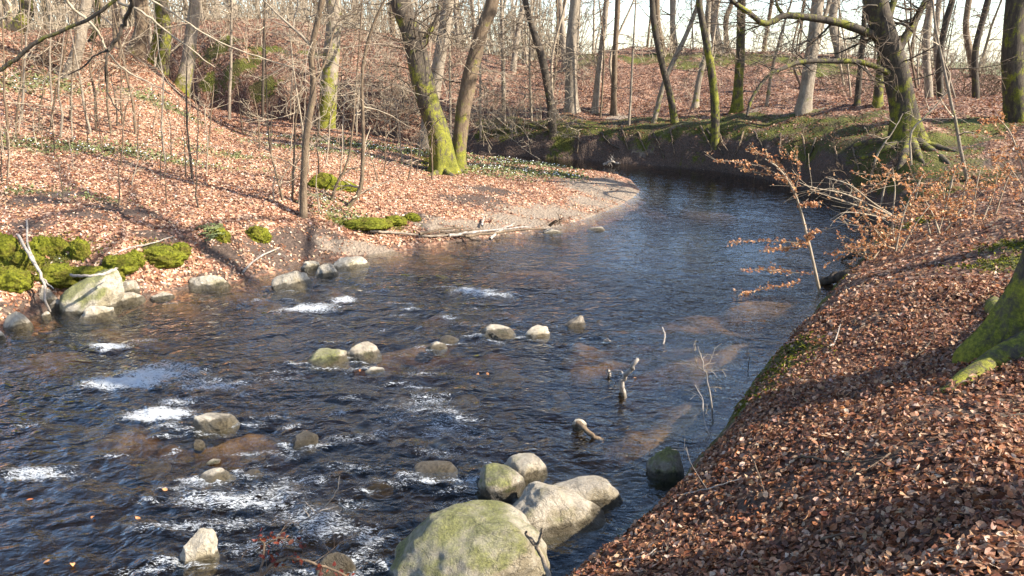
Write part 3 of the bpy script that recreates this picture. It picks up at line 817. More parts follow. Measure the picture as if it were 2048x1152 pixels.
boulder('boulder', 'dark pointed stone farthest out in the open ripples', (1129, 631, 1171, 656), 252, .1, .0, .04, .8, .8, tilt=-.2)
boulder('boulder', 'pale flat-topped boulder with a black wet face below the white water', (386, 818, 476, 864), 263, .02, .85, .09, .5, .8, sub=4, tilt=.12)
boulder('boulder', 'sloping black boulder with a tiny pale tip in the dark rapids', (582, 862, 642, 896), 274, .0, .25, .2, .5, .8, tilt=.3)
boulder('stone', 'small dark stone bubbling under the flat-topped boulder', (384, 877, 412, 896), 275, .0, .1, .1, .5, .8)
boulder('stone', 'thin grey green stone just above the loaf-shaped boulder', (412, 918, 444, 929), 286, .4, .4, .0, .5, .8)
boulder('boulder', 'loaf-shaped tan boulder with foam at its front', (394, 935, 471, 969), 297, .05, .72, .05, .4, .8, sub=4)
boulder('stone', 'black pointed stone beside the loaf-shaped boulder', (488, 934, 528, 956), 308, .0, .0, .15, .7, .8, tilt=-.3)
boulder('boulder', 'bright white angular rock with a dark wet rear, nearest the corner of still brown water', (352, 1066, 440, 1134), 319, .0, 1.0, .0, .8, .9, sub=4, tilt=.1)
boulder('boulder', 'dark brown sunken boulder under the red leafed branch', (632, 1100, 720, 1160), 330, .0, .1, .2, .4, .8, sub=3)
boulder('boulder', 'dark sunken boulder with a leaf on top upstream of the foreground cluster', (826, 915, 922, 958), 341, .1, .05, .2, .4, .8, sub=3)
boulder('stone', 'pale oval stone perched at the tip of a short floating log', (1144, 838, 1172, 856), 352, .0, .9, .0, .3, .9)
# sunken stones seen through the water or barely breaking it
sr = np.random.default_rng(77)
for px, py in [(300, 900), (180, 830), (500, 880), (720, 820), (930, 770), (1010, 790), (640, 980), (560, 940), (880, 850), (1020, 850), (760, 940), (250, 1010), (160, 720), (480, 690), (560, 650), (800, 760), (1120, 760), (900, 560), (1000, 560), (350, 690), (1010, 720), (420, 1085), (850, 985)]:
    w = sr.uniform(35, 80)
    o = boulder('sunken_stone', 'dark sunken stone under the surface of the rapids', (px - w / 2, py - w * .25, px + w / 2, py + w * .2), int(sr.integers(1, 9999)), .1, .05, .3, .5, .9, group='sunken stones of the rapids', sub=2)
    o.location.z -= 0.16 + sr.uniform(0, .08) + o.dimensions.z * 0.25

# ------------------------------------------------------------------ cushions of moss on the cut bank
def moss_cushion(label, px, py, w, h, seed, name='moss_cushion', sub=4):
    q = ghit(px, py + h * 0.3)
    dep = q[1] / ray(px, py)[1]
    a = w / 2 * 1.02 * dep / F; c = h * 0.50 * dep / F
    V, Fc = ICO[sub]
    s = 1.12 + 0.42 * fbm(V[:, 0] * 1.7, V[:, 1] * 1.7, V[:, 2] * 1.7, 3, seed) + 0.20 * fbm(V[:, 0] * 5, V[:, 1] * 7, V[:, 2] * 7, 3, seed + 3)
    P = V * s[:, None] * [a, a * 0.7, c]
    r = np.random.default_rng(seed)
    # tufts
    k = r.choice(len(P), 350); nn = norm(V[k] / [a, a * .7, c]); pos = P[k]
    sd = norm(np.cross(nn, r.normal(size=nn.shape))) * 0.009
    tip = pos + nn * r.uniform(0.006, 0.026, (len(k), 1)) + r.normal(size=nn.shape) * 0.012
    T = np.stack([pos - sd, pos + sd, tip], 1).reshape(-1, 3)
    VV = np.concatenate([P, T]); F2 = len(P) + np.arange(len(T)).reshape(-1, 3)
    o = link(name, mesh_np(name, VV, [Fc, F2], [M['moss']]))
    o.location = tuple(float(v) for v in (q + [0, 0, c * 0.12]))
    return tag(o, label, 'moss', 'moss cushions on the cut bank')
for i, (lb, px, py, w, h) in enumerate([
    ('tall yellow-green moss cushion at the edge of the view above the broad sloping boulder', 8, 490, 60, 75), ('bright moss cushion hanging low over the broad sloping boulder', 20, 550, 80, 60),
    ('mound of bright moss between two taller moss heads', 50, 515, 66, 50), ('upright moss head standing beside the white anemones', 85, 490, 46, 46), ('moss head with a brown side directly above the white anemones', 112, 487, 42, 40),
    ('isolated upright moss stump among fallen leaves', 161, 497, 34, 52), ('dark overhanging moss lip under the white anemones', 112, 548, 84, 42), ('thin mossy ledge behind the tall green-crowned boulder', 180, 540, 70, 20),
    ('round moss cushion at the low end of the ledge', 222, 552, 44, 36), ('sloping moss cushion below the long thin root', 242, 522, 60, 36), ('small dark round moss ball between the sloping and the long cushion', 272, 513, 30, 32),
    ('long dark moss cushion like a hedge in the leaves', 326, 507, 76, 34), ('moss cushion capping the upper end of the long one', 364, 496, 32, 32), ('mossy lump beside the fern', 441, 466, 34, 30),
    ('pair-topped moss lump on the leafy bank near thin stems', 515, 468, 44, 36), ('mossy stump of bright green at the foot of the curved saplings', 650, 362, 60, 42), ('moss covered root running off from the bright stump', 690, 372, 44, 26),
    ('low moss strip under the anemones by the sand', 735, 446, 90, 20), ('small moss tuft on the strip above the stick pile', 790, 440, 44, 18), ('tiny moss tuft farthest along the strip', 824, 434, 28, 20)]):
    moss_cushion(lb, px, py, w, h, 500 + i)
# ------------------------------------------------------------------ trees
def trunk_mesh(P, R, sides, seed, moss, origin, flare=0.9, lobes=5, mat='bark'):
    """P path (n,3); R radius; fluted and flared at the foot; moss (n,)"""
    n = len(P); s = sides
    T = norm(np.gradient(P, axis=0))
    N = norm(np.cross(T, np.array([0.0, 1.0, 0.0]))); B = np.cross(T, N)
    th = np.arange(s) / s * 2 * math.pi
    L = np.concatenate([[0], np.cumsum(np.linalg.norm(np.diff(P, axis=0), axis=1))])
    r0 = R[min(3, n - 1)]
    ph = (seed * 1.7) % 6.28
    fl = np.exp(-np.maximum(L - 0.1, 0) / (1.6 * r0 + 0.05))
    lob = 0.5 + 0.5 * np.cos(lobes * th + ph + 0.9 * np.sin(th * 2 + ph))
    lob2 = 0.5 + 0.5 * np.cos(3 * th + ph * 2)
    rad_ = R[:, None] * (1 + fl[:, None] * flare * (0.25 + 0.85 * lob[None] ** 1.6) + 0.07 * (lob2[None] - 0.5) + fl[:, None] * 0.2 * (lob2[None] - .5))
    V = P[:, None, :] + rad_[..., None] * (N[:, None, :] * np.cos(th)[None, :, None] + B[:, None, :] * np.sin(th)[None, :, None])
    V = V.reshape(-1, 3)
    dn = fbm(V[:, 0] * 2.6, V[:, 1] * 2.6, V[:, 2] * 1.4, 3, seed)[:, None] * np.repeat(R, s)[:, None] * 0.22
    V = V + dn * np.tile(np.stack([np.cos(th), np.sin(th), 0 * th], 1), (n, 1))
    idx = np.arange(n * s).reshape(n, s)
    a = idx[:-1]; b = np.roll(idx, -1, 1)[:-1]; c = np.roll(idx, -1, 1)[1:]; d = idx[1:]
    Fq = np.stack([a, b, c, d], -1).reshape(-1, 4)
    return mesh_np('trunk', V - origin, [Fq], [M[mat]], True, {'moss': np.repeat(moss, s)})

def branch_path(r, p, d, L, n, wob=0.22, up=0.0, droop=0.0):
    step = L / (n - 1)
    out = [p]
    d = norm(d)
    for i in range(n - 1):
        d = norm(d + r.normal(size=3) * wob + np.array([0, 0, up - droop * (i / n)]))
        p = p + d * step
        out.append(p)
    return np.array(out)

RMIN = 0.003
def ramify(tb, r, p, d, L, rad0, level, nsub, twig_tb=None, droop=0.0, up=0.03, moss=0.0, maxlev=3):
    n = {0: 9, 1: 6, 2: 4, 3: 3}[min(level, 3)]
    sides = {0: 6, 1: 4, 2: 3, 3: 3}[min(level, 3)]
    P = branch_path(r, p, d, L, n, 0.16 + 0.05 * level, up, droop)
    u = np.linspace(0, 1, n)
    R = np.maximum(rad0 * (1 - 0.8 * u), RMIN)
    tgt = tb if (level < 2 or twig_tb is None) else twig_tb
    tgt.add(P, R, sides, moss * (1 - u))
    if level >= maxlev:
        return
    k = nsub[level] if level < len(nsub) else 3
    for j in range(k):
        f = r.uniform(0.2, 1.0)
        i = min(int(f * (n - 1)), n - 2)
        q = P[i] + (P[i + 1] - P[i]) * (f * (n - 1) - i)
        dd = norm(P[i + 1] - P[i])
        side = norm(np.cross(dd, r.normal(size=3)))
        side[2] *= 0.6
        nd = norm(dd * r.uniform(0.5, 1.0) + side * r.uniform(0.6, 1.1))
        ramify(tb, r, q, nd, L * r.uniform(0.32, 0.55) * (1.1 - 0.4 * f), R[i] * 0.55, level + 1, nsub, twig_tb, droop, up, moss * 0.6, maxlev)

def tree(label, path, w, t=None, mat='bark', moss=0.5, H=14, limbs=7, low=4, seed=0, sides=12, flare=0.9, wtop=None, mossh=3.0, group=None, name='beech_tree', lowh=1.6, nsub=(6, 4), extra=(), cat='tree', taper=0.55, yl=0.0, roots=()):
    """path: photograph pixels of the trunk axis from the foot upwards; w its pixel width"""
    global RMIN
    r = np.random.default_rng(1000 + seed)
    b = gpol(path[0][0], t) if t else ghit(*path[0])
    Y = b[1]
    dep = Y / ray(*path[-1])[1] if False else Y / cp_
    pts = [b]
    for px, py in path[1:]:
        q = at_y(px, py, Y + yl * len(pts))
        if q[2] > pts[-1][2] + 0.05:
            pts.append(q)
    pts = np.array(pts)
    k = (b[1] / ray(*path[0])[1]) / F
    r0 = w / 2 * k
    top = pts[-1]
    if top[2] - b[2] < H:
        dv = norm(norm(pts[-1] - pts[-2]) + np.array([0, 0, 0.6]))
        rem = H - (top[2] - b[2])
        ext = branch_path(r, top, dv, rem, 5, 0.06, 0.12)[1:]
        pts = np.vstack([pts, ext])
    pts[0, 2] -= 0.25
    n = 26
    # uneven resample, denser near the foot
    PP = spline(pts, 140)
    L = np.concatenate([[0], np.cumsum(np.linalg.norm(np.diff(PP, axis=0), axis=1))])
    sL = L[-1] * np.linspace(0, 1, n) ** 1.6
    P = np.stack([np.interp(sL, L, PP[:, i]) for i in range(3)], 1)
    hh = sL / L[-1]
    R = r0 * np.maximum((1 - taper * np.minimum(hh * 1.2, 1)), 0.12) * np.where(hh > 0.75, 1 - (hh - 0.75) * 3.2, 1)
    R = np.maximum(R, 0.012)
    RMIN = max(0.003, 0.00025 * b[1])
    root = thing(name, label, cat, b, group)
    mm = moss * np.exp(-np.maximum(sL - 0.3, 0) / mossh)
    link('trunk', trunk_mesh(P, R, sides, seed, mm, b, flare, 4 + seed % 3, mat), root)
    tb, tw = Tubes(), Tubes()
    rm_ = RMIN; RMIN = 0.003
    dense = b[0] < -7
    if dense: RMIN = .008; limbs = limbs * 2
    elif b[0] > 1.5: limbs = max(3, limbs // 2)
    for j in range(limbs):                       # crown
        f = r.uniform(0.38, 0.98)
        q = np.array([np.interp(f, hh, P[:, i]) for i in range(3)])
        rr_ = np.interp(f, hh, R)
        azm = r.uniform(0, 6.28)
        d = np.array([math.cos(azm), math.sin(azm), r.uniform(0.25, 1.0)])
        ramify(tb, r, q, d, H * r.uniform(0.16, 0.30), max(rr_ * (0.5 if b[0] < 1.5 else 0.34), 0.012), 0, (6, 5) if dense else (4, 3), tw, 0.0, 0.04, moss * 0.2, 2)
    RMIN = rm_
    for j in range(int(low * 1.7)):              # low sprays
        hgt = r.uniform(lowh, 5.0)
        q = np.array([np.interp(min(hgt, sL[-1]), sL, P[:, i]) for i in range(3)])
        azm = r.uniform(0, 6.28)
        d = np.array([math.cos(azm), math.sin(azm), r.uniform(-0.15, 0.4)])
        ramify(tb, r, q, d, r.uniform(1.0, 3.2), max(0.010, r0 * 0.07), 1, (5, 6, 5), tw, 0.10, 0.0, 0.15, 3)
    for (plist, wl, dy) in extra:                # limbs that the photograph shows: pixel path, pixel width, depth offset
        q = [at_y(px, py, Y + dy * i / max(1, len(plist) - 1)) for i, (px, py) in enumerate(plist)]
        Q_ = spline(q, 22)
        Rl = wl / 2 * k * np.linspace(1, 0.45, 22)
        lt = Tubes(); lt.add(Q_, Rl, 10, np.full(22, moss * 0.55))
        link('limb', lt.mesh('limb', [M[mat]], b, 0.012), root)
        for j in range(9):
            i = int(r.integers(6, 21))
            ramify(tb, r, Q_[i], r.normal(size=3) * [1, .8, .8] + [0, 0, .2], r.uniform(0.7, 1.9), Rl[i] * 0.35, 1, (5, 5, 4), tw, 0.0, 0.02, 0.2, 3)
    for plist in roots:
        q = [b + [0, 0, .25 * r0]] + [ghit(px, py) for px, py in plist]
        q = spline(q, 18); q[:, 2] += np.linspace(.04, -.03, 18)
        rt = Tubes(); rt.add(q, r0 * np.linspace(.5, .10, 18), 9, moss * np.linspace(.8, .4, 18))
        link('root', rt.mesh('root', [M[mat]], b, .02), root)
    cr = None
    if tb.count():
        cr = link('crown', tb.mesh('crown', [M['bark_dark' if mat == 'bark_dark' else 'bark']], b), root)
    if tw.count():
        link('twigs', tw.mesh('twigs', [M['twig_dark' if mat == 'bark_dark' else 'twig']], b), root, 'stuff')
    return root

# --- on the sunny slope
tree('dark moss-footed trunk standing highest on the sunny slope', [(56, 72), (52, 30), (50, 0)], 26, 24.5, 'bark_dark', .9, low=5, seed=1)
tree('smooth pale grey trunk rising from white flowers high on the sunny slope', [(150, 166), (158, 90), (166, 30), (170, 0)], 23, 21.2, 'bark', .05, low=4, seed=2, flare=.3)
tree('thin mossy trunk just behind the smooth pale grey one', [(188, 130), (192, 60), (195, 0)], 11, 25, 'bark_dark', 1.0, 9, 5, 4, seed=3)
tree('orange brown trunk with a shaded dark flank on the slope crest', [(287, 128), (283, 60), (279, 0)], 30, 24.3, 'bark_brown', .35, low=4, seed=4, flare=.4)
tree('slim bright green mossy trunk touching a thicker dark one on the slope crest', [(314, 143), (313, 70), (317, 0)], 13, 25, 'bark', 1.3, 11, 5, 2, seed=5, mossh=8)
tree('thick dark mossy trunk behind the slim bright green one', [(331, 150), (330, 70), (324, 0)], 24, 26.2, 'bark_dark', 1.0, low=5, seed=6, mossh=6)
tree('two-toned trunk lowest on the slope crest, yellow moss below and bare pale wood above', [(371, 190), (376, 130), (384, 60), (392, 0)], 27, 24.6, 'bark', .95, low=7, seed=7, mossh=1.7)
tree('stout trunk sheathed in yellow moss on the flat ground below the mossy mound', [(653, 251), (656, 190), (663, 100), (668, 40), (667, 0)], 35, 27.3, 'bark', 1.5, 15, 8, 8, seed=8, mossh=2.6, flare=.35)
tree('slender dark crooked tree at the edge of the sunny bank near the water', [(606, 434), (607, 370), (613, 270), (627, 180), (622, 110), (636, 40), (645, 0)], 16, None, 'bark_brown', .12, 8, 5, 3, seed=9, flare=.15, extra=[([(625, 170), (640, 145), (652, 120), (668, 60)], 6, .3)], lowh=2.4)
# --- the three trunks on the spit
tree('massive leaning trunk with a bright moss-clad foot, front one of three on the spit', [(886, 346), (881, 300), (872, 250), (855, 200), (842, 150), (829, 90), (812, 40), (800, 0)], 44, None, 'bark_dark', 1.3, 15, 8, 12, seed=10, sides=24, mossh=3.2, flare=.95, taper=.35, roots=[[(900, 352), (918, 358)], [(868, 350), (845, 356)], [(926, 346), (938, 352)]], extra=[([(838, 130), (850, 80), (872, 40), (880, 0)], 13, .5)])
tree('pale bare trunk rising behind the massive leaning one on the spit', [(852, 298), (858, 240), (868, 180), (881, 110), (890, 50), (896, 0)], 28, None, 'bark', .35, 15, 8, 5, seed=11, sides=14, flare=.6)
tree('dark trunk leaning away from the massive one, ivy-brown at half height', [(916, 338), (919, 280), (930, 200), (946, 125), (964, 55), (986, 0)], 30, None, 'bark_brown', 1.1, 15, 8, 9, seed=12, sides=14, mossh=2.2, flare=.45, taper=.35)
# --- terrace beyond the stream
tree('straight pale grey trunk with flared mossy foot on the terrace', [(1143, 222), (1142, 120), (1150, 0)], 24, None, 'bark', .35, 15, 7, 4, seed=13, mossh=.7)
tree('slim trunk leaning slightly, nearest the straight pale grey one', [(1188, 224), (1196, 150), (1207, 60), (1213, 0)], 14, None, 'bark', .3, 13, 6, 3, seed=14, mossh=.8)
tree('slim upright trunk standing highest up the leafy hollow', [(1225, 210), (1230, 110), (1236, 0)], 13, 32, 'bark_brown', .1, 13, 6, 3, seed=15)
tree('dark trunk tangled in drooping twigs above the undercut bank', [(1106, 266), (1100, 200), (1085, 120), (1066, 60), (1050, 0)], 17, None, 'bark_dark', .3, 12, 6, 9, seed=16, flare=.2)
tree('thin pale trunk in front of the ridge with a dark twin behind', [(1008, 222), (1006, 110), (1003, 0)], 9, 32, 'bark', .2, 12, 5, 6, seed=17)
tree('mossy leaning trunk crossing a thinner one at the water end of the terrace', [(1352, 246), (1340, 190), (1322, 120), (1310, 60), (1304, 0)], 14, None, 'bark_dark', .7, 13, 6, 3, seed=18, mossh=5)
tree('thinner pole leaning across the mossy trunk at the water end of the terrace', [(1302, 236), (1330, 160), (1368, 80), (1392, 20), (1400, 0)], 11, 29, 'bark', .5, 11, 5, 3, seed=19, mossh=4, flare=.1)
tree('slim grey pole with two straight neighbours, leaning over the ridge slope', [(1383, 226), (1398, 160), (1412, 100), (1418, 0)], 13, 30, 'bark', .5, 12, 5, 3, seed=20)
tree('crooked green trunk rooted low on the dark bank face', [(1431, 288), (1430, 220), (1424, 150), (1410, 70), (1398, 0)], 17, None, 'bark_dark', 1.0, 13, 6, 3, seed=21, mossh=7, flare=.15)
tree('straight green mossy trunk at the brink of the terrace', [(1474, 224), (1480, 120), (1483, 0)], 20, None, 'bark_dark', 1.1, 14, 7, 4, seed=22, mossh=5, flare=.6)
tree('double-stemmed grey trunk on the terrace, wider at the top', [(1606, 222), (1620, 130), (1632, 40), (1636, 0)], 27, None, 'bark', .45, 15, 7, 5, seed=23, mossh=2, extra=[([(1618, 120), (1640, 60), (1660, 0)], 16, .4)])
tree('thin straight trunk with a green foot between terrace and big mossy tree', [(1714, 211), (1722, 120), (1732, 0)], 11, None, 'bark_dark', .6, 12, 5, 3, seed=24, mossh=1.2)
tree('yellow-green lit trunk close behind the big mossy tree', [(1755, 211), (1762, 120), (1768, 0)], 17, None, 'bark_dark', 1.0, 13, 6, 3, seed=25, mossh=4)
tree('big gnarled mossy tree with spreading roots and long crooked limbs over the stream', [(1818, 284), (1809, 225), (1797, 160), (1781, 105), (1764, 55), (1750, 0)], 48, None, 'bark_dark', 1.1, 14, 8, 6, seed=26, sides=20, flare=1.0, mossh=2.4, taper=.35, roots=[[(1775, 300), (1735, 314), (1700, 318)], [(1855, 300), (1885, 318), (1900, 330)], [(1770, 285), (1720, 290), (1690, 300)], [(1808, 315), (1795, 340), (1780, 352)], [(1850, 290), (1895, 300), (1930, 306)], [(1835, 310), (1850, 330)]], extra=[
    ([(1772, 85), (1742, 68), (1700, 52), (1660, 41), (1610, 34), (1568, 31), (1545, 44), (1524, 46), (1500, 27), (1480, 14), (1462, 0)], 17, -.8),
    ([(1568, 32), (1556, 14), (1550, -10)], 8, 0), ([(1800, 160), (1770, 142), (1722, 124), (1660, 122), (1600, 124), (1568, 136), (1536, 152), (1504, 196), (1494, 232)], 12, -1.2),
    ([(1790, 110), (1812, 72), (1836, 30), (1856, -10)], 20, .3), ([(1775, 80), (1776, 40), (1792, -10)], 22, .2)])
# far ridge
for i, (lb, pth, w, t, m, mo) in enumerate([
    ('twin-topped pale trunk on the ridge crest by a broken stump', [(1424, 100), (1426, 40), (1432, 0)], 20, 44.5, 'bark', .1), ('dark forked trunk behind the twin-topped pale one', [(1440, 98), (1452, 40), (1466, 0)], 11, 45, 'bark_brown', .1),
    ('sturdy trunk on the ridge crest behind the double-stemmed grey one', [(1664, 112), (1666, 50), (1670, 0)], 20, 43, 'bark', .2), ('leaning dark trunk with a fork, on the ridge beyond the big gnarled tree', [(1868, 205), (1880, 110), (1896, 30), (1905, 0)], 14, 27, 'bark_dark', .4),
    ('grey trunk close against the leaning forked one on the ridge', [(1846, 205), (1852, 90), (1862, 0)], 16, 29, 'bark', .3), ('third slim trunk of the cluster beyond the big gnarled tree', [(1868, 190), (1872, 90), (1878, 0)], 12, 32, 'bark', .2),
    ('dark trunk splitting into a wide fork near the thick edge tree', [(1940, 205), (1950, 110), (1966, 40), (1976, 0)], 14, 26, 'bark_dark', .6), ('crooked trunk above the fern-brown slope beside the wide fork', [(1928, 130), (1932, 60), (1938, 0)], 14, 40, 'bark_brown', .1),
    ('pale bare trunk on the mossy saddle of the ridge', [(1130, 125), (1125, 60), (1118, 0)], 14, 42, 'bark', .1), ('tilted pale trunk beyond the tangle on the ridge', [(1025, 130), (1036, 60), (1050, 0)], 12, 41, 'bark', .1),
    ('dark pole seen between terrace trunks on the ridge crest', [(1318, 103), (1316, 50), (1313, 0)], 15, 44, 'bark_brown', .1), ('pale pole beside the dark one on the ridge crest', [(1342, 103), (1345, 50), (1347, 0)], 12, 45, 'bark', .1),
    ('thick pale trunk behind the mossy mound', [(470, 60), (466, 30), (462, 0)], 18, 50, 'bark', .0)]):
    tree(lb, pth, w, t, m, mo, 13, 6, 2, seed=40 + i, sides=9, flare=.4, name='ridge_tree', nsub=(5, 3))
tree('thick dark trunk at the edge of the far terrace', [(2034, 262), (2028, 150), (2030, 60), (2036, 0)], 46, 21, 'bark_dark', .8, 15, 8, 5, seed=60, sides=16, flare=.4, mossh=5, nsub=(6, 4))

# the near tree whose mossy flank enters the frame, and its neighbours on the path side that throw the dapple
def near_tree(label, base, lean, r0, H, seed, limbs, moss, flare, mat='bark_dark', roots=()):
    r = np.random.default_rng(seed)
    global RMIN
    RMIN = .004
    b = np.array([base[0], base[1], hz(*base)])
    P = spline([b - [0, 0, .3], b + [lean[0] * .3, lean[1] * .3, H * .3], b + [lean[0], lean[1], H]], 90)
    L = np.linspace(0, 1, 90); hh = np.linspace(0, 1, 40) ** 1.9
    P = np.stack([np.interp(hh, L, P[:, i]) for i in range(3)], 1)
    R = r0 * (1 - 0.75 * hh)
    root = thing('beech_tree', label, 'tree', b)
    link('trunk', trunk_mesh(P, R, 40, seed, moss * np.exp(-hh * H / 4), b, flare, 5, mat), root)
    for rp in roots:
        q = spline([(x_, y_, hz(x_, y_) + .06 - .035 * i_) for i_, (x_, y_) in enumerate([(base[0], base[1]), (base[0] * .45 + rp[0][0] * .55, base[1] * .45 + rp[0][1] * .55)] + list(rp))], 16)
        rt = Tubes(); rt.add(q, r0 * np.linspace(.45, .10, 16), 12, .95)
        link('root', rt.mesh('root', [M[mat]], b, .03), root)
    tb, tw = Tubes(), Tubes()
    for j in range(limbs):
        f = r.uniform(0.35, 0.97)
        q = np.array([np.interp(f, hh, P[:, i]) for i in range(3)])
        azm = r.uniform(0, 6.28)
        ramify(tb, r, q, np.array([math.cos(azm), math.sin(azm), r.uniform(.2, .9)]), H * r.uniform(.2, .36), r0 * .3, 0, (5, 3), tw, 0, .03, .2, 2)
    link('crown', tb.mesh('crown', [M['bark']], b), root)
    link('twigs', tw.mesh('twigs', [M['twig']], b), root, 'stuff')
    return root
near_tree('great moss-covered trunk rooted in the leafy near bank at the frame edge', (4.22, 5.25), (.5, .9), .42, 16, 8, 12, 1.25, .85, 'bark_dark', [[tuple(ghit(a_, b_)[:2]) for a_, b_ in ((1985, 735), (1920, 768), (1850, 793))], [tuple(ghit(a_, b_)[:2]) for a_, b_ in ((2010, 640), (1985, 600), (1960, 560))]])
near_tree('beech on the path side of the leafy near bank', (5.6, 2.5), (1.5, -3.0), .32, 16, 62, 7, .5, .6, 'bark')
near_tree('second beech on the path side, nearer the bend', (9.6, 8.0), (-.3, .5), .30, 15, 63, 11, .5, .6, 'bark')

# ------------------------------------------------------------------ far wood: four kinds of bare tree, copied
def wood_proto(seed, H, w, mat, twm, lean, nl=15, rm=.011):
    r = np.random.default_rng(seed)
    global RMIN
    RMIN = rm
    n = 12
    P = branch_path(r, np.array([0, 0, -.3]), np.array([lean, 0, 1.0]), H, n, .05, .03)
    R = w * np.linspace(1, .12, n)
    tr = Tubes(); tr.add(P, R, 7, .5 * np.linspace(1, 0, n) ** 3)
    tb = Tubes()
    for j in range(nl):
        f = r.uniform(.12, .97); i = int(f * (n - 1)); q = P[min(i, n - 2)]
        azm = r.uniform(0, 6.28)
        ramify(tb, r, q, np.array([math.cos(azm), math.sin(azm), r.uniform(.2, 1.2)]), H * r.uniform(.12, .26), R[i] * .35 + .01, 1, (5, 5, 3), None, 0, .03, 0, 3)
    return tr.mesh('trunk', [M[mat]]), tb.mesh('crown', [M[twm]])
PROTO = [wood_proto(301, 16, .17, 'bark', 'twig', .03), wood_proto(302, 14, .12, 'bark', 'twig', -.04), wood_proto(303, 17, .21, 'bark_brown', 'twig', .02), wood_proto(304, 11, .075, 'bark', 'twig', .08), wood_proto(305, 15, .14, 'bark_dark', 'twig_dark', -.02), wood_proto(306, 13, .16, 'bark_brown', 'bark_brown', .04, 8, .006), wood_proto(307, 15, .12, 'bark', 'bark_brown', -.03, 7, .006), wood_proto(308, 11, .08, 'bark_dark', 'bark_brown', .06, 8, .005)]
def wood_tree(px, t, k, rot, s, label, group):
    g = gpol(px, t)
    root = thing('forest_tree', label, 'tree', g - [0, 0, .1], group)
    root.rotation_euler = (0, 0, rot); root.scale = (s, s, s)
    link('trunk', PROTO[k][0], root); link('crown', PROTO[k][1], root)
wr = np.random.default_rng(9)
for i in range(88):
    px = wr.uniform(-120, 1080)
    t = 40 + 56 * wr.uniform(0, 1) ** 1.2 if px > 350 else 36 + 50 * wr.uniform(0, 1) ** 1.1
    wood_tree(px, t, int(wr.choice([0, 1, 1, 2, 3, 3, 0])), wr.uniform(0, 6.28), wr.uniform(.75, 1.25), 'slender bare tree in the dense beige wood beyond the sunny slope and mossy mound', 'bare trees of the dense wood')
for i in range(26):
    px = wr.uniform(1060, 2150)
    t = 46 + 70 * wr.uniform(0, 1) ** 1.3
    wood_tree(px, t, int(wr.choice([5, 6, 7])), wr.uniform(0, 6.28), wr.uniform(.7, 1.1), 'bare tree against the bright sky beyond the far ridge', 'bare trees beyond the far ridge')
# the hazy thicket far behind reads as one mass
tk = Tubes()
for i in range(3600):
    px = wr.uniform(-300, 2300) if i % 3 == 0 else wr.uniform(-300, 1150); lf = px < 1150
    t = wr.uniform(48, 120) if lf else wr.uniform(70, 150)
    d = ray(px, 300); x, y = d[0] * t, d[1] * t
    tk.add(branch_path(wr, np.array([x, y, 0.0]), np.array([wr.normal() * .22, wr.normal() * .22, 1]), (wr.uniform(4, 11) if lf else wr.uniform(2, 5.5)), 5, .15), np.linspace(.05, .012, 5) * wr.uniform(.6, 1.3) * t / 70, 3)
for key, items in tk.L.items():
    z = land(np.array([i[0][0, 0] for i in items]), np.array([i[0][0, 1] for i in items]))
    for it, zz in zip(items, z):
        it[0][:, 2] += zz - .2
link('far_thicket', tk.mesh('far_thicket', [M['twig']]), None, 'stuff')
# ------------------------------------------------------------------ saplings, shrubs, brush
def px2m(y):
    return (y / cp_) / F

def pole(label, path, w, t=None, mat='bark', moss=0.3, tw=6, seed=0, group=None, name='sapling', ext=2.0, yl=0.0, twl=(0.5, 1.3), lv=(4, 3), dark=False, droop=0.0):
    """a thin stem traced foot to top with a few twigs"""
    global RMIN
    r = np.random.default_rng(5000 + seed)
    b = gpol(path[0][0], t) if t else ghit(*path[0])
    RMIN = max(0.0022, 0.00024 * b[1])
    pts = [b - [0, 0, .1]] + [at_y(px, py, b[1] + yl * (i + 1)) for i, (px, py) in enumerate(path[1:])]
    if ext:
        pts.append(pts[-1] + norm(pts[-1] - pts[-2]) * ext)
    n = 18
    P = spline(pts, n) + np.cumsum(r.normal(size=(n, 3)) * 0.008, 0)
    k = px2m(b[1])
    R = np.maximum(w / 2 * k * np.linspace(1, .35, n), RMIN)
    st = Tubes(); st.add(P, R, 6, moss * np.linspace(1, .1, n))
    root = thing(name, label, 'sapling', b, group)
    link('stem', st.mesh('stem', [M[mat]], b), root)
    if tw:
        tb = Tubes()
        for j in range(tw):
            i = int(r.integers(3, n - 1))
            d = r.normal(size=3) * [1, 1, .35] + [0, 0, .35]
            ramify(tb, r, P[i], d, r.uniform(*twl), R[i] * .6, 2, (0, 0) + lv, None, droop, .02, 0, 3)
        link('twigs', tb.mesh('twigs', [M['twig_dark' if dark else 'twig']], b), root, 'stuff')
    return root

pole('curved sapling with a bent foot beside the bright moss stump', [(690, 412), (704, 398), (716, 375), (721, 330), (722, 270), (718, 190), (724, 110), (745, 40), (765, 0)], 10, None, 'bark_brown', .3, 8, 1, ext=1.5)
pole('thin curved stem arching up from the bright moss stump', [(662, 402), (676, 365), (692, 335), (704, 290), (712, 220), (716, 170)], 6, None, 'bark_brown', .2, 5, 2)
pole('slim black stem standing alone in the leaves of the sunny slope', [(384, 360), (380, 300), (375, 240), (374, 180), (378, 120)], 5, None, 'bark_dark', .0, 5, 3)
pole('wavy thin stem between the slender dark tree and the leaves', [(566, 400), (558, 370), (548, 330), (540, 280), (538, 230)], 5, None, 'bark_brown', 0, 5, 4)
pole('straight thin stem close beside the slender dark tree', [(583, 400), (588, 330), (590, 260), (598, 190)], 5, None, 'bark_brown', 0, 5, 5)
pole('pale thin stem leaning on the slender dark tree', [(596, 408), (604, 340), (606, 290), (600, 240)], 6, None, 'twig', 0, 4, 6)
pole('tall thin straight pole in front of the mossy mound', [(464, 215), (464, 120), (465, 0)], 7, 27.5, 'bark', .1, 6, 7)
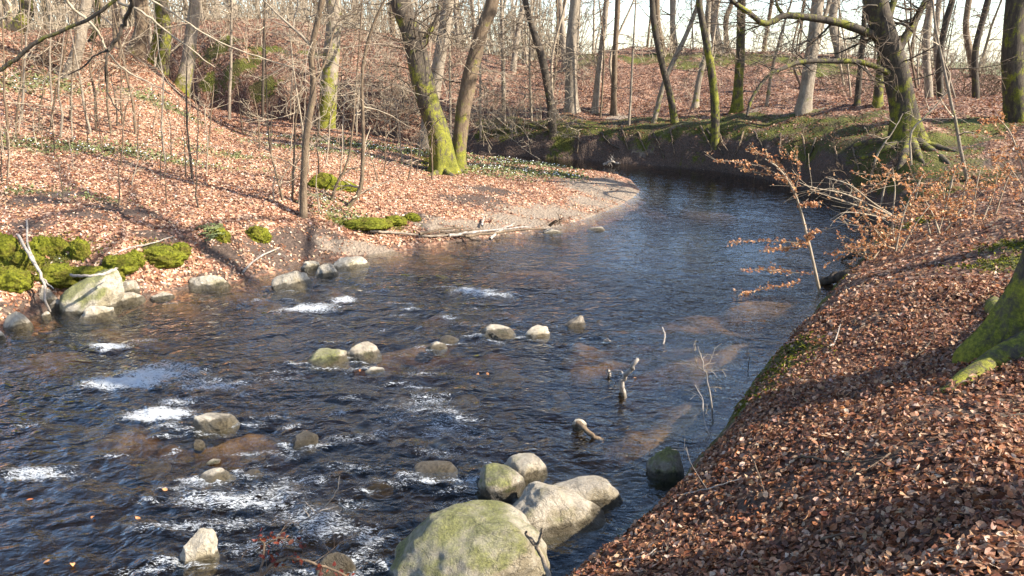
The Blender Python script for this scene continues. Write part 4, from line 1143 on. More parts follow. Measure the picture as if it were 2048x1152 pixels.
pole('second pole in front of the mossy mound, darker and thinner', [(530, 190), (528, 100), (530, 0)], 6, 30, 'bark_dark', .1, 5, 8)
pole('pale pole in the gap between the spit trunks', [(900, 222), (899, 120), (897, 0)], 5, 31, 'twig', .1, 6, 9)
pole('pale pole just beyond the leaning dark trunk of the spit', [(962, 222), (961, 120), (958, 0)], 5, 31, 'twig', .1, 7, 10)
pole('thin pole rising from the brush beside the first terrace trunks', [(1063, 224), (1061, 120), (1064, 0)], 5, 31, 'twig', .1, 7, 11)
pole('thin leaning pole between terrace path and mossy leaning trunk', [(1257, 240), (1266, 140), (1275, 0)], 5, 29, 'bark', .2, 5, 12)
pole('thin leaning pole in front of the ridge beside the straight green trunk', [(1524, 222), (1546, 130), (1568, 50), (1582, 0)], 7, 28, 'bark', .5, 6, 13)
pole('long thin green pole leaning over the fern-brown slope below the big gnarled tree', [(1937, 362), (1917, 290), (1896, 190), (1874, 90), (1862, 0)], 8, None, 'bark', .6, 5, 14)
pole('forked green twig stem in front of the big gnarled tree', [(1824, 330), (1822, 270), (1845, 240), (1872, 210)], 5, None, 'twig', .5, 5, 15, ext=.5)
pole('pale curved stem on the shaded bank below the big gnarled tree', [(1742, 356), (1755, 310), (1780, 270)], 5, None, 'twig', .4, 4, 16, ext=.6)
pole('upright dead stem with a bare twig fan at the leafy bank edge', [(1432, 842), (1422, 790), (1412, 750), (1405, 730)], 4, None, 'dead', 0, 9, 17, ext=.2, twl=(.12, .4), lv=(3, 2))
pole('single thin upright twig in the water near the leafy bank', [(1497, 735), (1496, 700)], 3, None, 'bark_dark', 0, 0, 18, ext=0, name='twig_stem')
# thickets of young stems on the sunny slope
sr = np.random.default_rng(31)
YOUNG = [(120, 275), (75, 265), (98, 262), (180, 270), (192, 262), (222, 268), (104, 205), (30, 280), (270, 270), (330, 330), (245, 250), (140, 240), (40, 240), (15, 300)]
YL = ['pale stem forking low in the middle of the crowded saplings', 'brown stem crossing behind the low-forked pale sapling', 'dark red-brown stem nearest the low-forked pale sapling', 'stem on the downhill side of the crowded saplings, knee-bent', 'straight stem next to the knee-bent one', 'outermost stem of the crowd toward the open leaves',
      'stem at the upper fringe of the crowd under the pale grey trunk', 'stem close to the frame edge above the long flower strip', 'lone stem between the crowd and the slim black stem', 'lowest brown stem near the slim black stem', 'stem in front of the shadow band on the slope', 'stem rising behind the crowd beside white flowers', 'leaning stem at the flower patch by the frame edge', 'last stem cut off by the frame edge']
for i, (px, py) in enumerate(YOUNG):
    ln = sr.normal() * 16 + 8; hp = sr.uniform(130, 230)
    pole(YL[i], [(px, py), (px + ln * .4 + sr.normal() * 4, py - hp * .35), (px + ln * .8 + sr.normal() * 5, py - hp * .7), (px + ln * 1.3, py - hp)], sr.uniform(3, 6.5), None, ['bark', 'bark_brown', 'bark_brown'][i % 3], .1, 6, 100 + i, 'crowded saplings of the sunny slope', ext=1.2, twl=(.5, 1.4))
for i in range(70):
    px, py = sr.uniform(0, 880), sr.uniform(225, 430)
    if px < 300 and py < 250: continue
    if px > 700 and py > 380: continue
    hp = sr.uniform(50, 130); ln = sr.normal() * 9
    pole('whip-thin bare seedling standing in the leaf litter of the sunny bank', [(px, py), (px + ln * .5 + sr.normal() * 3, py - hp * .5), (px + ln, py - hp)], sr.uniform(2, 3.6), None, ['bark_brown', 'bark_dark', 'twig'][i % 3], 0, 4, 200 + i, 'seedlings of the sunny bank', ext=.2, twl=(.2, .7), lv=(3, 3), name='seedling')
for i in range(18):
    px = sr.uniform(900, 2040); t = sr.uniform(29, 40)
    g = gpol(px, t); d = CAMH - g[2]
    pole('thin bare pole among the trunks of the far terrace and ridge', [(px, 220), (px + sr.normal() * 8, 110), (px + sr.normal() * 16, 0)], sr.uniform(3, 6), t, ['bark', 'twig', 'bark_brown'][i % 3], .2, 7, 300 + i, 'thin poles of the far terrace', ext=2, twl=(.6, 1.8), lv=(5, 3))

# drooping pale brush: arching shoots
def brush(label, spots, n, seed, L=(1.0, 2.4), mat='twig', name='brush_thicket', group=None, rise=.9, thick=1.0, cat='brush'):
    global RMIN
    r = np.random.default_rng(seed)
    c = np.mean([ghit(*s) for s in spots], 0)
    RMIN = max(.003, .00026 * c[1])
    tb = Tubes()
    g = [ghit(*s) for s in spots]
    for i in range(n):
        b = g[i % len(g)] + np.append(r.normal(size=2) * .45, 0)
        b[2] = max(hz(b[0], b[1]), 0) - .05 if i < 40 else b[2] - .05
        d = np.array([r.normal(), r.normal() * .8, rise * r.uniform(.4, 1.6)])
        ramify(tb, r, b, d, r.uniform(*L), RMIN * 1.9 * thick, 1, (0, 5, 4), None, .30, .12, 0, 3)
    root = thing(name, label, cat, c, group)
    link('shoots', tb.mesh('shoots', [M[mat]], c), root, 'stuff')
    return root
brush('tangle of pale drooping shoots between the mossy mound and the spit trunks', [(760, 255), (800, 240), (725, 240), (840, 235), (780, 215), (700, 245), (820, 262)], 60, 1, (1.2, 3.4), rise=1.4)
brush('tangle of pale shoots draping the undercut bank behind the spit trunks', [(960, 262), (1000, 255), (1040, 262), (920, 250), (1080, 268), (1110, 275)], 50, 2, (.8, 2.4))
brush('low pale brush at the foot of the stout yellow-mossed trunk', [(590, 240), (620, 246), (560, 228), (690, 250)], 30, 3, (.5, 1.4))
brush('dark tangled brush on the mossy mound slope', [(540, 170), (600, 165), (480, 175), (700, 165), (650, 190), (850, 190), (920, 180)], 25, 4, (1.0, 2.6), 'twig_dark', rise=1.2)
brush('pale upright brush topping the mossy mound', [(520, 92), (600, 98), (680, 108), (760, 120), (450, 88), (850, 125)], 55, 5, (1.5, 4.0), rise=2.2)
brush('brown brush behind the pale grey trunk high on the sunny slope', [(60, 130), (110, 120), (210, 150), (250, 140), (20, 140)], 60, 6, (.6, 1.8), 'twig_dark')
brush('fine twiggy brush at the crest of the far ridge', [(1330, 112), (1450, 112), (1560, 112), (1700, 122), (1850, 142), (1980, 150)], 80, 7, (.8, 2.2), rise=1.6)
brush('rust-brown brush on the ridge slope beyond the big gnarled tree', [(1880, 190), (1930, 185), (1980, 190), (2030, 195), (1700, 190)], 60, 8, (.6, 1.8), 'twig_dark')
brush('dry brush on the shaded bank under the big gnarled tree', [(1640, 330), (1700, 345), (1760, 365), (1560, 330)], 36, 9, (.4, 1.1), 'twig_dark')

# leaves in numpy: template, placed by matrices
LT_NEAR = (np.array([(0, -.5, 0), (-.30, -.18, 1), (-.27, .18, 1), (0, .5, 0), (.27, .18, 1), (.30, -.18, 1), (0, -.17, 0), (0, .18, 0)], float),
           np.array([(0, 6, 1), (1, 6, 2), (6, 7, 2), (2, 7, 3), (0, 5, 6), (5, 4, 6), (6, 4, 7), (4, 3, 7)]))
LT_MID = (np.array([(0, -.5, 0), (-.31, 0, 1), (0, .5, 0), (.31, 0, 1), (0, 0, 0)], float), np.array([(0, 4, 1), (1, 4, 2), (0, 3, 4), (4, 3, 2)]))
LT_FAR = (np.array([(0, -.5, 0), (-.33, 0, 1), (0, .5, 0), (.33, 0, 1)], float), np.array([(0, 2, 1), (0, 3, 2)]))
LEAFC = np.array([(0.41, 0.225, 0.125), (0.31, 0.14, 0.070), (0.19, 0.072, 0.033), (0.49, 0.315, 0.20), (0.12, 0.05, 0.028), (0.58, 0.43, 0.31), (0.07, 0.034, 0.022), (0.40, 0.15, 0.05)])
LEAFP = np.array([.24, .22, .18, .11, .12, .03, .07, .03])

def leaves_geo(P, N, L, T, r, tilt, pal=LEAFC, pp=LEAFP, curl=.35, fold=.45, dirs=None):
    n = len(P)
    tv, tf = T
    X = r.normal(size=(n, 3)) if dirs is None else dirs
    Nn = norm(N + r.normal(size=(n, 3)) * tilt)
    Yv = norm(X - (X * Nn).sum(1, keepdims=True) * Nn)
    Xv = np.cross(Yv, Nn)
    cu = r.normal(size=n) * curl; fo = r.uniform(-.15, 1.0, n) * fold
    V = np.repeat(tv[None], n, 0)
    z = V[:, :, 2] * fo[:, None] * .3 + cu[:, None] * (V[:, :, 1] ** 2) * 1.6
    wv = r.uniform(.75, 1.15, n)
    W = (V[:, :, 0:1] * wv[:, None, None]) * Xv[:, None] + V[:, :, 1:2] * Yv[:, None] + z[..., None] * Nn[:, None]
    V = P[:, None] + W * L[:, None, None]
    Fc = (tf[None] + (np.arange(n) * len(tv))[:, None, None]).reshape(-1, 3)
    col = pal[r.choice(len(pal), n, p=pp)] * r.uniform(.75, 1.2, (n, 1)) * (1 + r.normal(size=(n, 3)) * .04)
    return V.reshape(-1, 3), Fc, np.repeat(np.clip(col, .01, .8), len(tv), 0)

COPPER = np.array([(0.55, 0.27, 0.11), (0.46, 0.20, 0.08), (0.64, 0.38, 0.20), (0.32, 0.12, 0.05)])
COPP = np.array([.4, .3, .2, .1])
def leafy_shrub(label, stems, seed, nl=260, spread=.35, L=(.05, .075), cat='shrub', name='beech_shrub', group=None, stemmat='twig', wpx=4, sprays=None, t=None, ys=.0, ptw=7):
    """stems: list of pixel paths foot to tip; leaves hang along their twigs"""
    global RMIN
    r = np.random.default_rng(seed)
    b0 = gpol(stems[0][0][0], t) if t else ghit(*stems[0][0])
    RMIN = max(.002, .00026 * b0[1])
    k = px2m(b0[1])
    SS, tw = [], Tubes()
    LP = []
    for s in stems:
        b = b0 if t else ghit(*s[0])
        if np.hypot(*(b - b0)[:2]) > 3: b = b0 + np.array([(s[0][0] - stems[0][0][0]) * k, 0, 0])
        P = spline([b] + [at_y(px, py, b[1] + ys * (i + 1) + r.normal() * .06) for i, (px, py) in enumerate(s[1:])], 16)
        R = np.maximum(wpx / 2 * k * np.linspace(1, .4, 16), RMIN)
        st = Tubes(); st.add(P, R, 5, .1); SS.append(st)
        for j in range(ptw):
            i = int(r.integers(5, 16))
            d = r.normal(size=3) * [1, 1, .3]
            Tw = branch_path(r, P[i], d, r.uniform(.4, 1) * spread * 2, 4, .2, .02)
            tw.add(Tw, RMIN, 3)
            LP.append(Tw)
    for s in (sprays or []):
        Tw0 = np.array([at_y(px, py, b0[1] + r.normal() * .03) for px, py in s])
        Tw = spline(Tw0, 10)
        tw.add(Tw, np.linspace(RMIN * 2, RMIN, 10), 3)
        for q in range(9):
            i = int(r.integers(1, 9)); T2 = branch_path(r, Tw[i], (Tw[-1] - Tw[0]) * .6 + r.normal(size=3) * .25 * np.linalg.norm(Tw[-1] - Tw[0]) * [1, 1.2, .35], r.uniform(.12, .30), 4, .1)
            tw.add(T2, RMIN, 3); LP += [T2, Tw]
    root = thing(name, label, cat, b0, group)
    for st in SS:
        link('stem', st.mesh('stem', [M[stemmat]], b0), root)
    if tw.count():
        link('twigs', tw.mesh('twigs', [M['twig']], b0), root, 'stuff')
    if nl and LP:
        pos = np.array([LP[int(r.integers(len(LP)))][int(r.integers(1, 4))] if True else 0 for _ in range(nl)])
        pos = np.array([(lambda T_: T_[i] + (T_[i + 1] - T_[i]) * r.uniform())(T_) for T_, i in ((LP[j], int(r.integers(0, len(LP[j]) - 1))) for j in r.integers(0, len(LP), nl))])
        pos = pos + r.normal(size=pos.shape) * .018
        V, Fc, Cc = leaves_geo(pos, np.tile([0, 0, 1.0], (nl, 1)), r.uniform(L[0], L[1], nl), LT_MID, r, .75, COPPER, COPP, .5, .8)
        link('leaves', mesh_np('leaves', V - b0, [Fc], [M['leaf']], False, None, {'Col': Cc}), root, 'stuff')
    return root

leafy_shrub('leaning young beech with sprays of copper leaves over the blue water', [[(1643, 588), (1630, 540), (1614, 470), (1598, 410), (1580, 368), (1556, 335), (1530, 318)]], 11, 1100, .12, (.045, .065), 'sapling', 'beech_sapling', wpx=7, ptw=2, sprays=[
    [(1582, 372), (1550, 345), (1510, 330), (1450, 322), (1428, 324)], [(1580, 368), (1560, 330), (1530, 310), (1490, 302)], [(1590, 385), (1600, 340), (1590, 318), (1550, 312)], [(1596, 400), (1580, 360), (1545, 350), (1480, 340)],
    [(1598, 412), (1615, 408), (1634, 412)], [(1618, 488), (1580, 484), (1520, 482), (1456, 486)], [(1618, 490), (1580, 498), (1530, 500)], [(1616, 480), (1622, 470)], [(1630, 548), (1590, 545), (1545, 540), (1480, 540)], [(1600, 562), (1570, 570), (1510, 582), (1490, 588)]])
leafy_shrub('copper-leaved beech shrub at the water edge of the bend', [[(1790, 500), (1785, 440), (1790, 380), (1785, 335)], [(1800, 505), (1830, 450), (1860, 410)], [(1780, 505), (1750, 460), (1735, 455)], [(1795, 500), (1760, 490), (1740, 500)], [(1790, 505), (1810, 420), (1840, 360)]], 12, 900, .5)
leafy_shrub('low copper-leaved shrub on the fern-brown slope above the bend', [[(1860, 470), (1850, 420), (1845, 380)], [(1875, 468), (1890, 420), (1900, 380)], [(1850, 470), (1820, 430), (1800, 400)], [(1890, 462), (1920, 420), (1935, 390)]], 13, 750, .5)
leafy_shrub('shrub of many upright pale shoots on the crest of the leafy near bank', [[(1900, 455), (1890, 410), (1885, 370)], [(1920, 452), (1925, 400), (1935, 350)], [(1945, 445), (1950, 390), (1960, 340)], [(1965, 440), (1985, 390), (1995, 350)], [(1880, 470), (1866, 430), (1850, 400)], [(1990, 430), (2010, 370), (2030, 330)]], 14, 600, .4, ptw=5)
leafy_shrub('bright copper beech spray hanging beside the thick terrace-edge trunk', [[(2060, 400), (2040, 320), (2020, 265), (1995, 235)], [(2065, 400), (2050, 330), (2030, 280)], [(2060, 410), (2030, 350), (1990, 310)], [(2070, 400), (2060, 300), (2050, 245)]], 15, 1000, .45)
leafy_shrub('sprawling shrub of bare grey twigs reaching over the shaded water', [[(1800, 440), (1750, 415), (1690, 388), (1640, 378), (1608, 370)], [(1795, 442), (1740, 420), (1680, 400), (1625, 382)], [(1800, 440), (1745, 405), (1700, 370), (1650, 355)], [(1795, 445), (1740, 430), (1690, 425), (1660, 440)]], 16, 90, .5, ptw=12, stemmat='twig')
leafy_shrub('sparse copper twigs on the slope between big gnarled tree and bend', [[(1760, 420), (1770, 370), (1780, 340)], [(1830, 400), (1840, 360), (1850, 345)], [(1900, 380), (1910, 340), (1930, 320)], [(1730, 420), (1720, 390), (1700, 370)]], 17, 500, .5)
leafy_shrub('small copper-leaved shrub low at the water beside the dark log', [[(1735, 520), (1725, 490), (1735, 465)], [(1745, 520), (1765, 490), (1775, 470)], [(1740, 520), (1710, 505), (1700, 500)]], 18, 400, .3)

# ------------------------------------------------------------------ sticks, logs, hanging branches
def stick(label, parts, name='fallen_branch', cat='branch', mat='dead', moss=0.0, z=None, seed=0, twigs=0, off=.02, group=None, y=None, twl=(.1, .35)):
    """parts: list of (pixel path, w0, w1, zlist or None)"""
    global RMIN
    r = np.random.default_rng(7000 + seed)
    tb = Tubes(); c = None
    for path, w0, w1, zs in parts:
        q = []
        for i, (px, py) in enumerate(path):
            if y is not None:
                q.append(at_y(px, py, y + (zs[i] if zs else 0)))
            elif zs is not None:
                q.append(at_z(px, py, zs[i]))
            else:
                g = ghit(px, py); g[2] = max(g[2], 0) + off; q.append(g)
        q = np.array(q); n = max(10, 4 * len(q))
        k = px2m(q[0][1]); P = spline(q, n)
        P = P + r.normal(size=P.shape) * .15 * w0 * k
        RMIN = max(.0015, .00022 * q[0][1])
        tb.add(P, np.maximum(np.linspace(w0, w1, n) / 2 * k, RMIN), 7, moss)
        if c is None: c = q[0]
        for j in range(twigs):
            i = int(r.integers(2, n))
            ramify(tb, r, P[i], (P[-1] - P[0]) * .5 / np.linalg.norm(P[-1] - P[0]) + r.normal(size=3) * .6, r.uniform(*twl), RMIN * 1.6, 2, (0, 0, 2), None, 0, 0, 0, 3)
    return tag(_at(name, tb, c, mat), label, cat, group)
def _at(name, tb, c, mat):
    o = link(name, tb.mesh(name, [M[mat]], c, .004)); o.location = tuple(float(v) for v in c)
    return o

stick('pale broken stick standing in the stream with a side prong', [([(1247, 795), (1244, 770), (1252, 750), (1262, 736), (1276, 720)], 13, 8, [-.1, .12, .25, .35, .45]), ([(1252, 752), (1236, 742), (1216, 745)], 5, 3, [.24, .2, .06]), ([(1216, 740), (1219, 752)], 7, 6, [.1, -.02])], seed=1, mat='dead')
stick('short dark log afloat with a pale stone at its tip', [([(1152, 846), (1175, 862), (1208, 880)], 14, 9, [.08, .05, -.02])], 'floating_log', 'log', 'bark_brown', seed=2)
stick('forked yellowish stick upright before the huge mossy boulder', [([(1102, 1165), (1088, 1120), (1070, 1092), (1052, 1066)], 13, 9, [.7, .75, .85, .95]), ([(1074, 1096), (1080, 1076), (1084, 1058)], 8, 5, [.84, .92, 1.0])], mat='bark', moss=.5, seed=3)
stick('long dead branch lying along the sand edge of the sunny bank', [([(742, 470), (800, 474), (870, 478), (940, 470), (1010, 464)], 6, 2, None)], seed=4, twigs=8, off=.05, mat='bark')
for i, (a_, b_, lb) in enumerate([((860, 478), (1000, 462), 'topmost dark stick of the drift pile at the sand edge'), ((900, 480), (1060, 464), 'long grey stick poking furthest out of the drift pile'), ((930, 486), (1090, 470), 'low stick of the drift pile lying by the water'), ((880, 470), (960, 488), 'short crossed stick in the middle of the drift pile'), ((980, 486), (1030, 455), 'stick rising slantwise from the drift pile'), ((840, 482), (930, 468), 'dark thin stick at the near end of the drift pile')]):
    m_ = ((a_[0] + b_[0]) / 2, (a_[1] + b_[1]) / 2 - 3)
    stick(lb, [([a_, m_, b_], 6, 3, None)], mat=['twig_dark', 'dead', 'bark_brown'][i % 3], seed=10 + i, twigs=7, off=.05 + .04 * (i % 3), group='sticks of the drift pile', twl=(.15, .5))
stick('short broken stub standing upright on the sand spit', [([(964, 458), (966, 448), (969, 442)], 5, 3, None)], seed=17, off=.08)
stick('bare twiggy branch stranded at the tip of the sand by the flat stone', [([(1098, 450), (1115, 440), (1122, 450)], 4, 2, [.1, .35, .05]), ([(1100, 452), (1125, 436)], 3, 2, [.1, .4])], mat='twig_dark', seed=18, twigs=7)
stick('pale branch sticking out of the calm water under the far bank', [([(1206, 330), (1225, 322), (1240, 328)], 5, 3, [.05, .2, .02]), ([(1215, 328), (1224, 318)], 4, 2, [.1, .3])], seed=19, twigs=5)
stick('curved white root across the tall green-crowned boulder', [([(143, 550), (175, 552), (205, 548), (232, 540)], 6, 4, [.62, .66, .66, .66]), ([(205, 548), (226, 538), (236, 536)], 4, 2, [.66, .68, .66])], 'bare_root', 'root', seed=20)
stick('long pale root hanging from the leaves down to the pebbles', [([(36, 470), (62, 515), (86, 560), (92, 600), (100, 622)], 6, 4, [.95, .75, .5, .25, .06]), ([(84, 556), (108, 578)], 4, 2, [.5, .4]), ([(54, 440), (56, 490), (84, 552)], 4, 4, [1.05, .85, .52])], 'bare_root', 'root', seed=21)
stick('thin pale root running up through the leaves beside the moss cushions', [([(215, 528), (250, 505), (300, 492), (350, 478)], 4, 2, None)], 'bare_root', 'root', seed=22, off=.04)
stick('grey stick at the waterline by the leaning tan boulder', [([(486, 552), (515, 525), (560, 505)], 5, 3, None)], seed=23, off=.06, twigs=5)
stick('red-leafed branch reaching up from the lower frame edge', [([(516, 1165), (526, 1120), (528, 1090), (520, 1076)], 6, 5, [.35, .4, .45, .5]), ([(518, 1150), (560, 1120), (590, 1118), (640, 1130), (700, 1152)], 9, 5, [.35, .4, .42, .4, .3]), ([(526, 1090), (560, 1075), (600, 1088)], 4, 2, [.45, .5, .45])], 'fallen_branch', 'branch', 'twig_dark', seed=24, twigs=4)
stick('bare silvery twig spray slanting above the foaming rapids', [([(590, 1050), (630, 1028), (668, 992), (680, 952)], 4, 2, [.15, .3, .5, .7]), ([(632, 1028), (612, 1004)], 3, 1.5, [.3, .45]), ([(640, 1022), (676, 1012)], 3, 1.5, [.3, .35]), ([(620, 1036), (606, 1014)], 2.5, 1.5, [.22, .35])], seed=25, mat='dead')
stick('fine dark twig tip standing in water just under the leafy bank', [([(1420, 870), (1408, 840), (1405, 800), (1390, 770)], 3, 1.5, [.35, .4, .5, .6])], seed=26, mat='dead', twigs=4)
stick('tiny upright twig by the open ripples with a knob', [([(1327, 688), (1330, 670), (1324, 655)], 4, 3, [0, .08, .15])], seed=27, mat='dead')
stick('small twig and leaf raft drifting in the ripples', [([(1208, 680), (1222, 683)], 5, 3, [.03, .02]), ([(1214, 676), (1220, 684)], 3, 2, [.08, .02])], seed=28, mat='dead')
stick('dark wet log end jutting from the leafy near bank into the stream', [([(1725, 553), (1690, 552), (1662, 556), (1650, 562)], 26, 18, [.3, .2, .12, .06])], 'fallen_log', 'log', 'bark_dark', .25, seed=29)
stick('gnarled dark root snag at the water edge under the copper shrub', [([(1760, 515), (1725, 508), (1700, 512), (1686, 518)], 14, 6, [.3, .2, .12, .03]), ([(1725, 508), (1710, 500), (1700, 498)], 8, 4, [.2, .25, .22])], 'root_snag', 'root', 'bark_dark', .2, seed=30)
for i, (pth, lb) in enumerate([([(1350, 1000), (1420, 985), (1480, 968)], 'thin stick lying near the rim of the leafy bank'), ([(1480, 870), (1510, 940), (1528, 1000)], 'bowed stick among leaves in the middle of the near bank'), ([(1600, 920), (1680, 935), (1800, 925)], 'dark mossy half-buried branch in the near bank leaves'), ([(1660, 700), (1668, 690), (1680, 655)], 'white twig in the sunlit band of the near bank'),
                           ([(1780, 915), (1740, 945), (1700, 965)], 'pale twig beside the bare hollow in the leaves'), ([(2048, 838), (1990, 848), (1975, 860)], 'light forked twig in shade near the great mossy trunk'), ([(1210, 1135), (1290, 1120), (1310, 1105)], 'thin dark twig across the bright leaf rim'), ([(1640, 1090), (1700, 1082), (1760, 1085)], 'short black stick in the foreground leaves'), ([(1830, 720), (1860, 690), (1866, 665)], 'curved white twig between mossy ridge and path shade'), ([(1345, 900), (1370, 905), (1395, 912)], 'pale twig poking over the bank rim toward the green boulder')]):
    stick(lb, [(pth, 7 if i in (2, 7) else 4, 2, None)], 'fallen_stick', 'stick', ['dead', 'twig_dark', 'bark_dark'][i % 3], .2 if i == 2 else 0, seed=40 + i, twigs=2, off=.03, group='sticks on the near bank')

# branches of a tree beyond the frame, overhanging the sunny bank
stick('dark knotted branch hanging down into the upper view over the sunny slope', [([(266, -20), (262, 10), (248, 45), (238, 72), (215, 100)], 9, 6, [0, .1, .2, .2, .2]), ([(215, 100), (211, 135), (212, 165), (222, 200), (245, 230)], 5, 2, [.2, .2, .3, .3, .3]), ([(215, 100), (190, 112), (165, 135), (135, 150)], 4, 2, [.2, .3, .3, .3])], 'overhanging_branch', 'branch', 'bark_dark', .1, seed=60, y=6.5, twigs=2, twl=(.2, .6))
stick('long mossy branch slanting across the upper corner of the view', [([(250, -15), (200, 25), (150, 52), (82, 80), (40, 110), (0, 140), (-40, 165)], 6, 8, [0, 0, 0, 0, 0, 0, 0])], 'overhanging_branch', 'branch', 'bark_dark', .6, seed=61, y=7.0, twigs=3, twl=(.2, .6))
stick('pale forking branch descending across the sunny slope view', [([(124, -10), (150, 22), (180, 45), (205, 80), (213, 102), (250, 140), (300, 165), (345, 190)], 6, 2, [0, .1, .1, .2, .2, .3, .3, .4])], 'overhanging_branch', 'branch', 'twig', .3, seed=62, y=7.4, twigs=4, twl=(.2, .8))
stick('long straight pale branch drooping in front of the slope crest trunks', [([(235, 5), (280, 22), (330, 60), (390, 105), (430, 135)], 5, 2, [0, .1, .2, .3, .4])], 'overhanging_branch', 'branch', 'twig', .1, seed=63, y=8.5, twigs=6, twl=(.3, 1.0))
stick('second long pale branch crossing toward the mossy mound', [([(290, -10), (360, 35), (430, 80), (520, 115), (600, 140)], 4, 2, [0, .2, .3, .4, .5])], 'overhanging_branch', 'branch', 'twig', 0, seed=64, y=9.5, twigs=7, twl=(.3, 1.0))
stick('short bent branch stub entering at the upper corner edge', [([(8, -10), (20, 12), (16, 28), (0, 40), (-20, 48)], 6, 4, [0, 0, 0, 0, 0])], 'overhanging_branch', 'branch', 'twig', .1, seed=65, y=7.0)

for i in range(16):
    px = 1165 + i * 36 + sr.normal() * 8; py = 262 + max(0, px - 1500) * .17 + sr.uniform(-6, 12)
    ln = sr.normal() * 22
    stick('bare root or runner hanging down the dark undercut bank over the water', [([(px, py), (px + ln * .4, py + 22), (px + ln, py + 46 + sr.uniform(-8, 14))], 4, 2, None)], 'hanging_root', 'root', ['bark_brown', 'bark_dark', 'twig_dark'][i % 3], .2, seed=400 + i, twigs=2, off=.07, group='roots hanging on the undercut bank')
# ------------------------------------------------------------------ fallen leaves
def normals(x, y, e=0.04):
    zx = (land(x + e, y) - land(x - e, y)) / (2 * e); zy = (land(x, y + e) - land(x, y - e)) / (2 * e)
    return norm(np.stack([-zx, -zy, np.ones_like(zx)], 1)), zx

def scatter(n, r, az0, az1, r0, r1, power=1.0, keep=None, lab=None):
    a = r.uniform(rad(az0), rad(az1), n); d = (r.uniform(0, 1, n) ** power) * (r1 - r0) + r0
    x, y = d * np.sin(a), d * np.cos(a)
    z, dd, lb, _ = land(x, y, True)
    m = dd > np.where(lb == 1, .5, 0.05) + 0 * x
    m &= dd > np.where(lb == 2, 0.17 + 0.22 * fbm(x * 2.2, y * 2.2, None, 3, 7), 0.05)
    if lab is not None:
        m &= lb == lab
    if keep is not None:
        m &= keep(x, y, r)
    return x[m], y[m], z[m], dd[m]

def bare(x, y):
    b = np.maximum(blobs(x, y, SAND) * .97, np.maximum(blobs(x, y, SOIL) * .8, np.maximum(blobs(x, y, MOSSY) * .95, blobs(x, y, GREEN) * .5)))
    return b + 0.25 * fbm(x * 2, y * 2, None, 3, 55)

lr = np.random.default_rng(21)
def keepf(mult=1.0, clump=.25):
    return lambda x, y, r: r.uniform(0, 1, len(x)) > np.clip(bare(x, y) * mult, 0, .97) * 1.0

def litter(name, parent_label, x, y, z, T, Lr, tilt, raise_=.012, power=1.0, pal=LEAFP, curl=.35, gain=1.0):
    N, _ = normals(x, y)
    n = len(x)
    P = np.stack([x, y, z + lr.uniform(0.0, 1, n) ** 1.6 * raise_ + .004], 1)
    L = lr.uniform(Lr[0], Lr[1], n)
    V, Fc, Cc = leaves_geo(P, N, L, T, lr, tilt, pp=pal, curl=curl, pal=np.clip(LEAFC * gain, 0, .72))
    o = link(name, mesh_np(name, V, [Fc], [M['leaf']], False, None, {'Col': Cc}), None, 'stuff')
    return o
# near bank: individual leaves first (those that show largest), then the rest
x, y, z, dd = scatter(105000, lr, -4, 62, 1.6, 9.5, .85, keepf(.8), 2)
dist = np.sqrt(x * x + y * y + (z - CAMH) ** 2)
sx = x / (y * cp_ - (z - CAMH) * sp_) * F + 1024; sy = 576 - (y * sp_ + (z - CAMH) * cp_) / (y * cp_ - (z - CAMH) * sp_) * F
inv_ = (sx > 0) & (sx < 2048) & (sy > 0) & (sy < 1150)
pick = np.nonzero(inv_)[0][np.argsort(dist[inv_])[:300]]
rest = np.setdiff1d(np.arange(len(x)), pick)
litter('leaf_litter', '', x[rest], y[rest], z[rest], LT_NEAR, (.018, .056), .52, .035, pal=np.array([.20, .25, .22, .09, .13, .02, .07, .02]))
protos = []
for k in range(12):
    V, Fc, Cc = leaves_geo(np.zeros((1, 3)), np.array([[0, 0, 1.0]]), np.array([1.0]), LT_NEAR, lr, .02, curl=.4, dirs=np.array([[0, 1.0, 0]]))
    protos.append(mesh_np('leaf', V, [Fc], [M['leaf']], False, None, {'Col': Cc}))
NN, _ = normals(x[pick], y[pick])
for i, k in enumerate(pick):
    o = link('leaf', protos[i % 12], near_bank)
    nn = Vector(norm(NN[i] + lr.normal(size=3) * .35))
    o.rotation_mode = 'QUATERNION'
    o.rotation_quaternion = nn.to_track_quat('Z', 'Y') @ Matrix.Rotation(lr.uniform(0, 6.28), 3, 'Z').to_quaternion()
    o.location = (x[k], y[k], z[k] + .03 + lr.uniform(0, .008)); s = lr.uniform(.035, .06); o.scale = (s, s, s)
x, y, z, dd = scatter(30000, lr, 18, 52, 8.0, 26, 1.0, keepf(.9))
litter('leaf_litter', '', x, y, z, LT_MID, (.05, .085), .45, .02)
# sunny bank
x, y, z, dd = scatter(150000, lr, -44, 8, 9.5, 27, .9, keepf(1.1), 0)
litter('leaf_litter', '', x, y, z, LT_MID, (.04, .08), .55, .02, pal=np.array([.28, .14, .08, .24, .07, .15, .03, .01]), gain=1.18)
# mound, terrace and ridge
x, y, z, dd = scatter(120000, lr, -38, 42, 24, 52, .9, keepf(.9))
litter('leaf_litter', '', x, y, z, LT_FAR, (.06, .11), .6, .03, pal=np.array([.20, .25, .22, .07, .15, .01, .09, .01]), gain=.85)
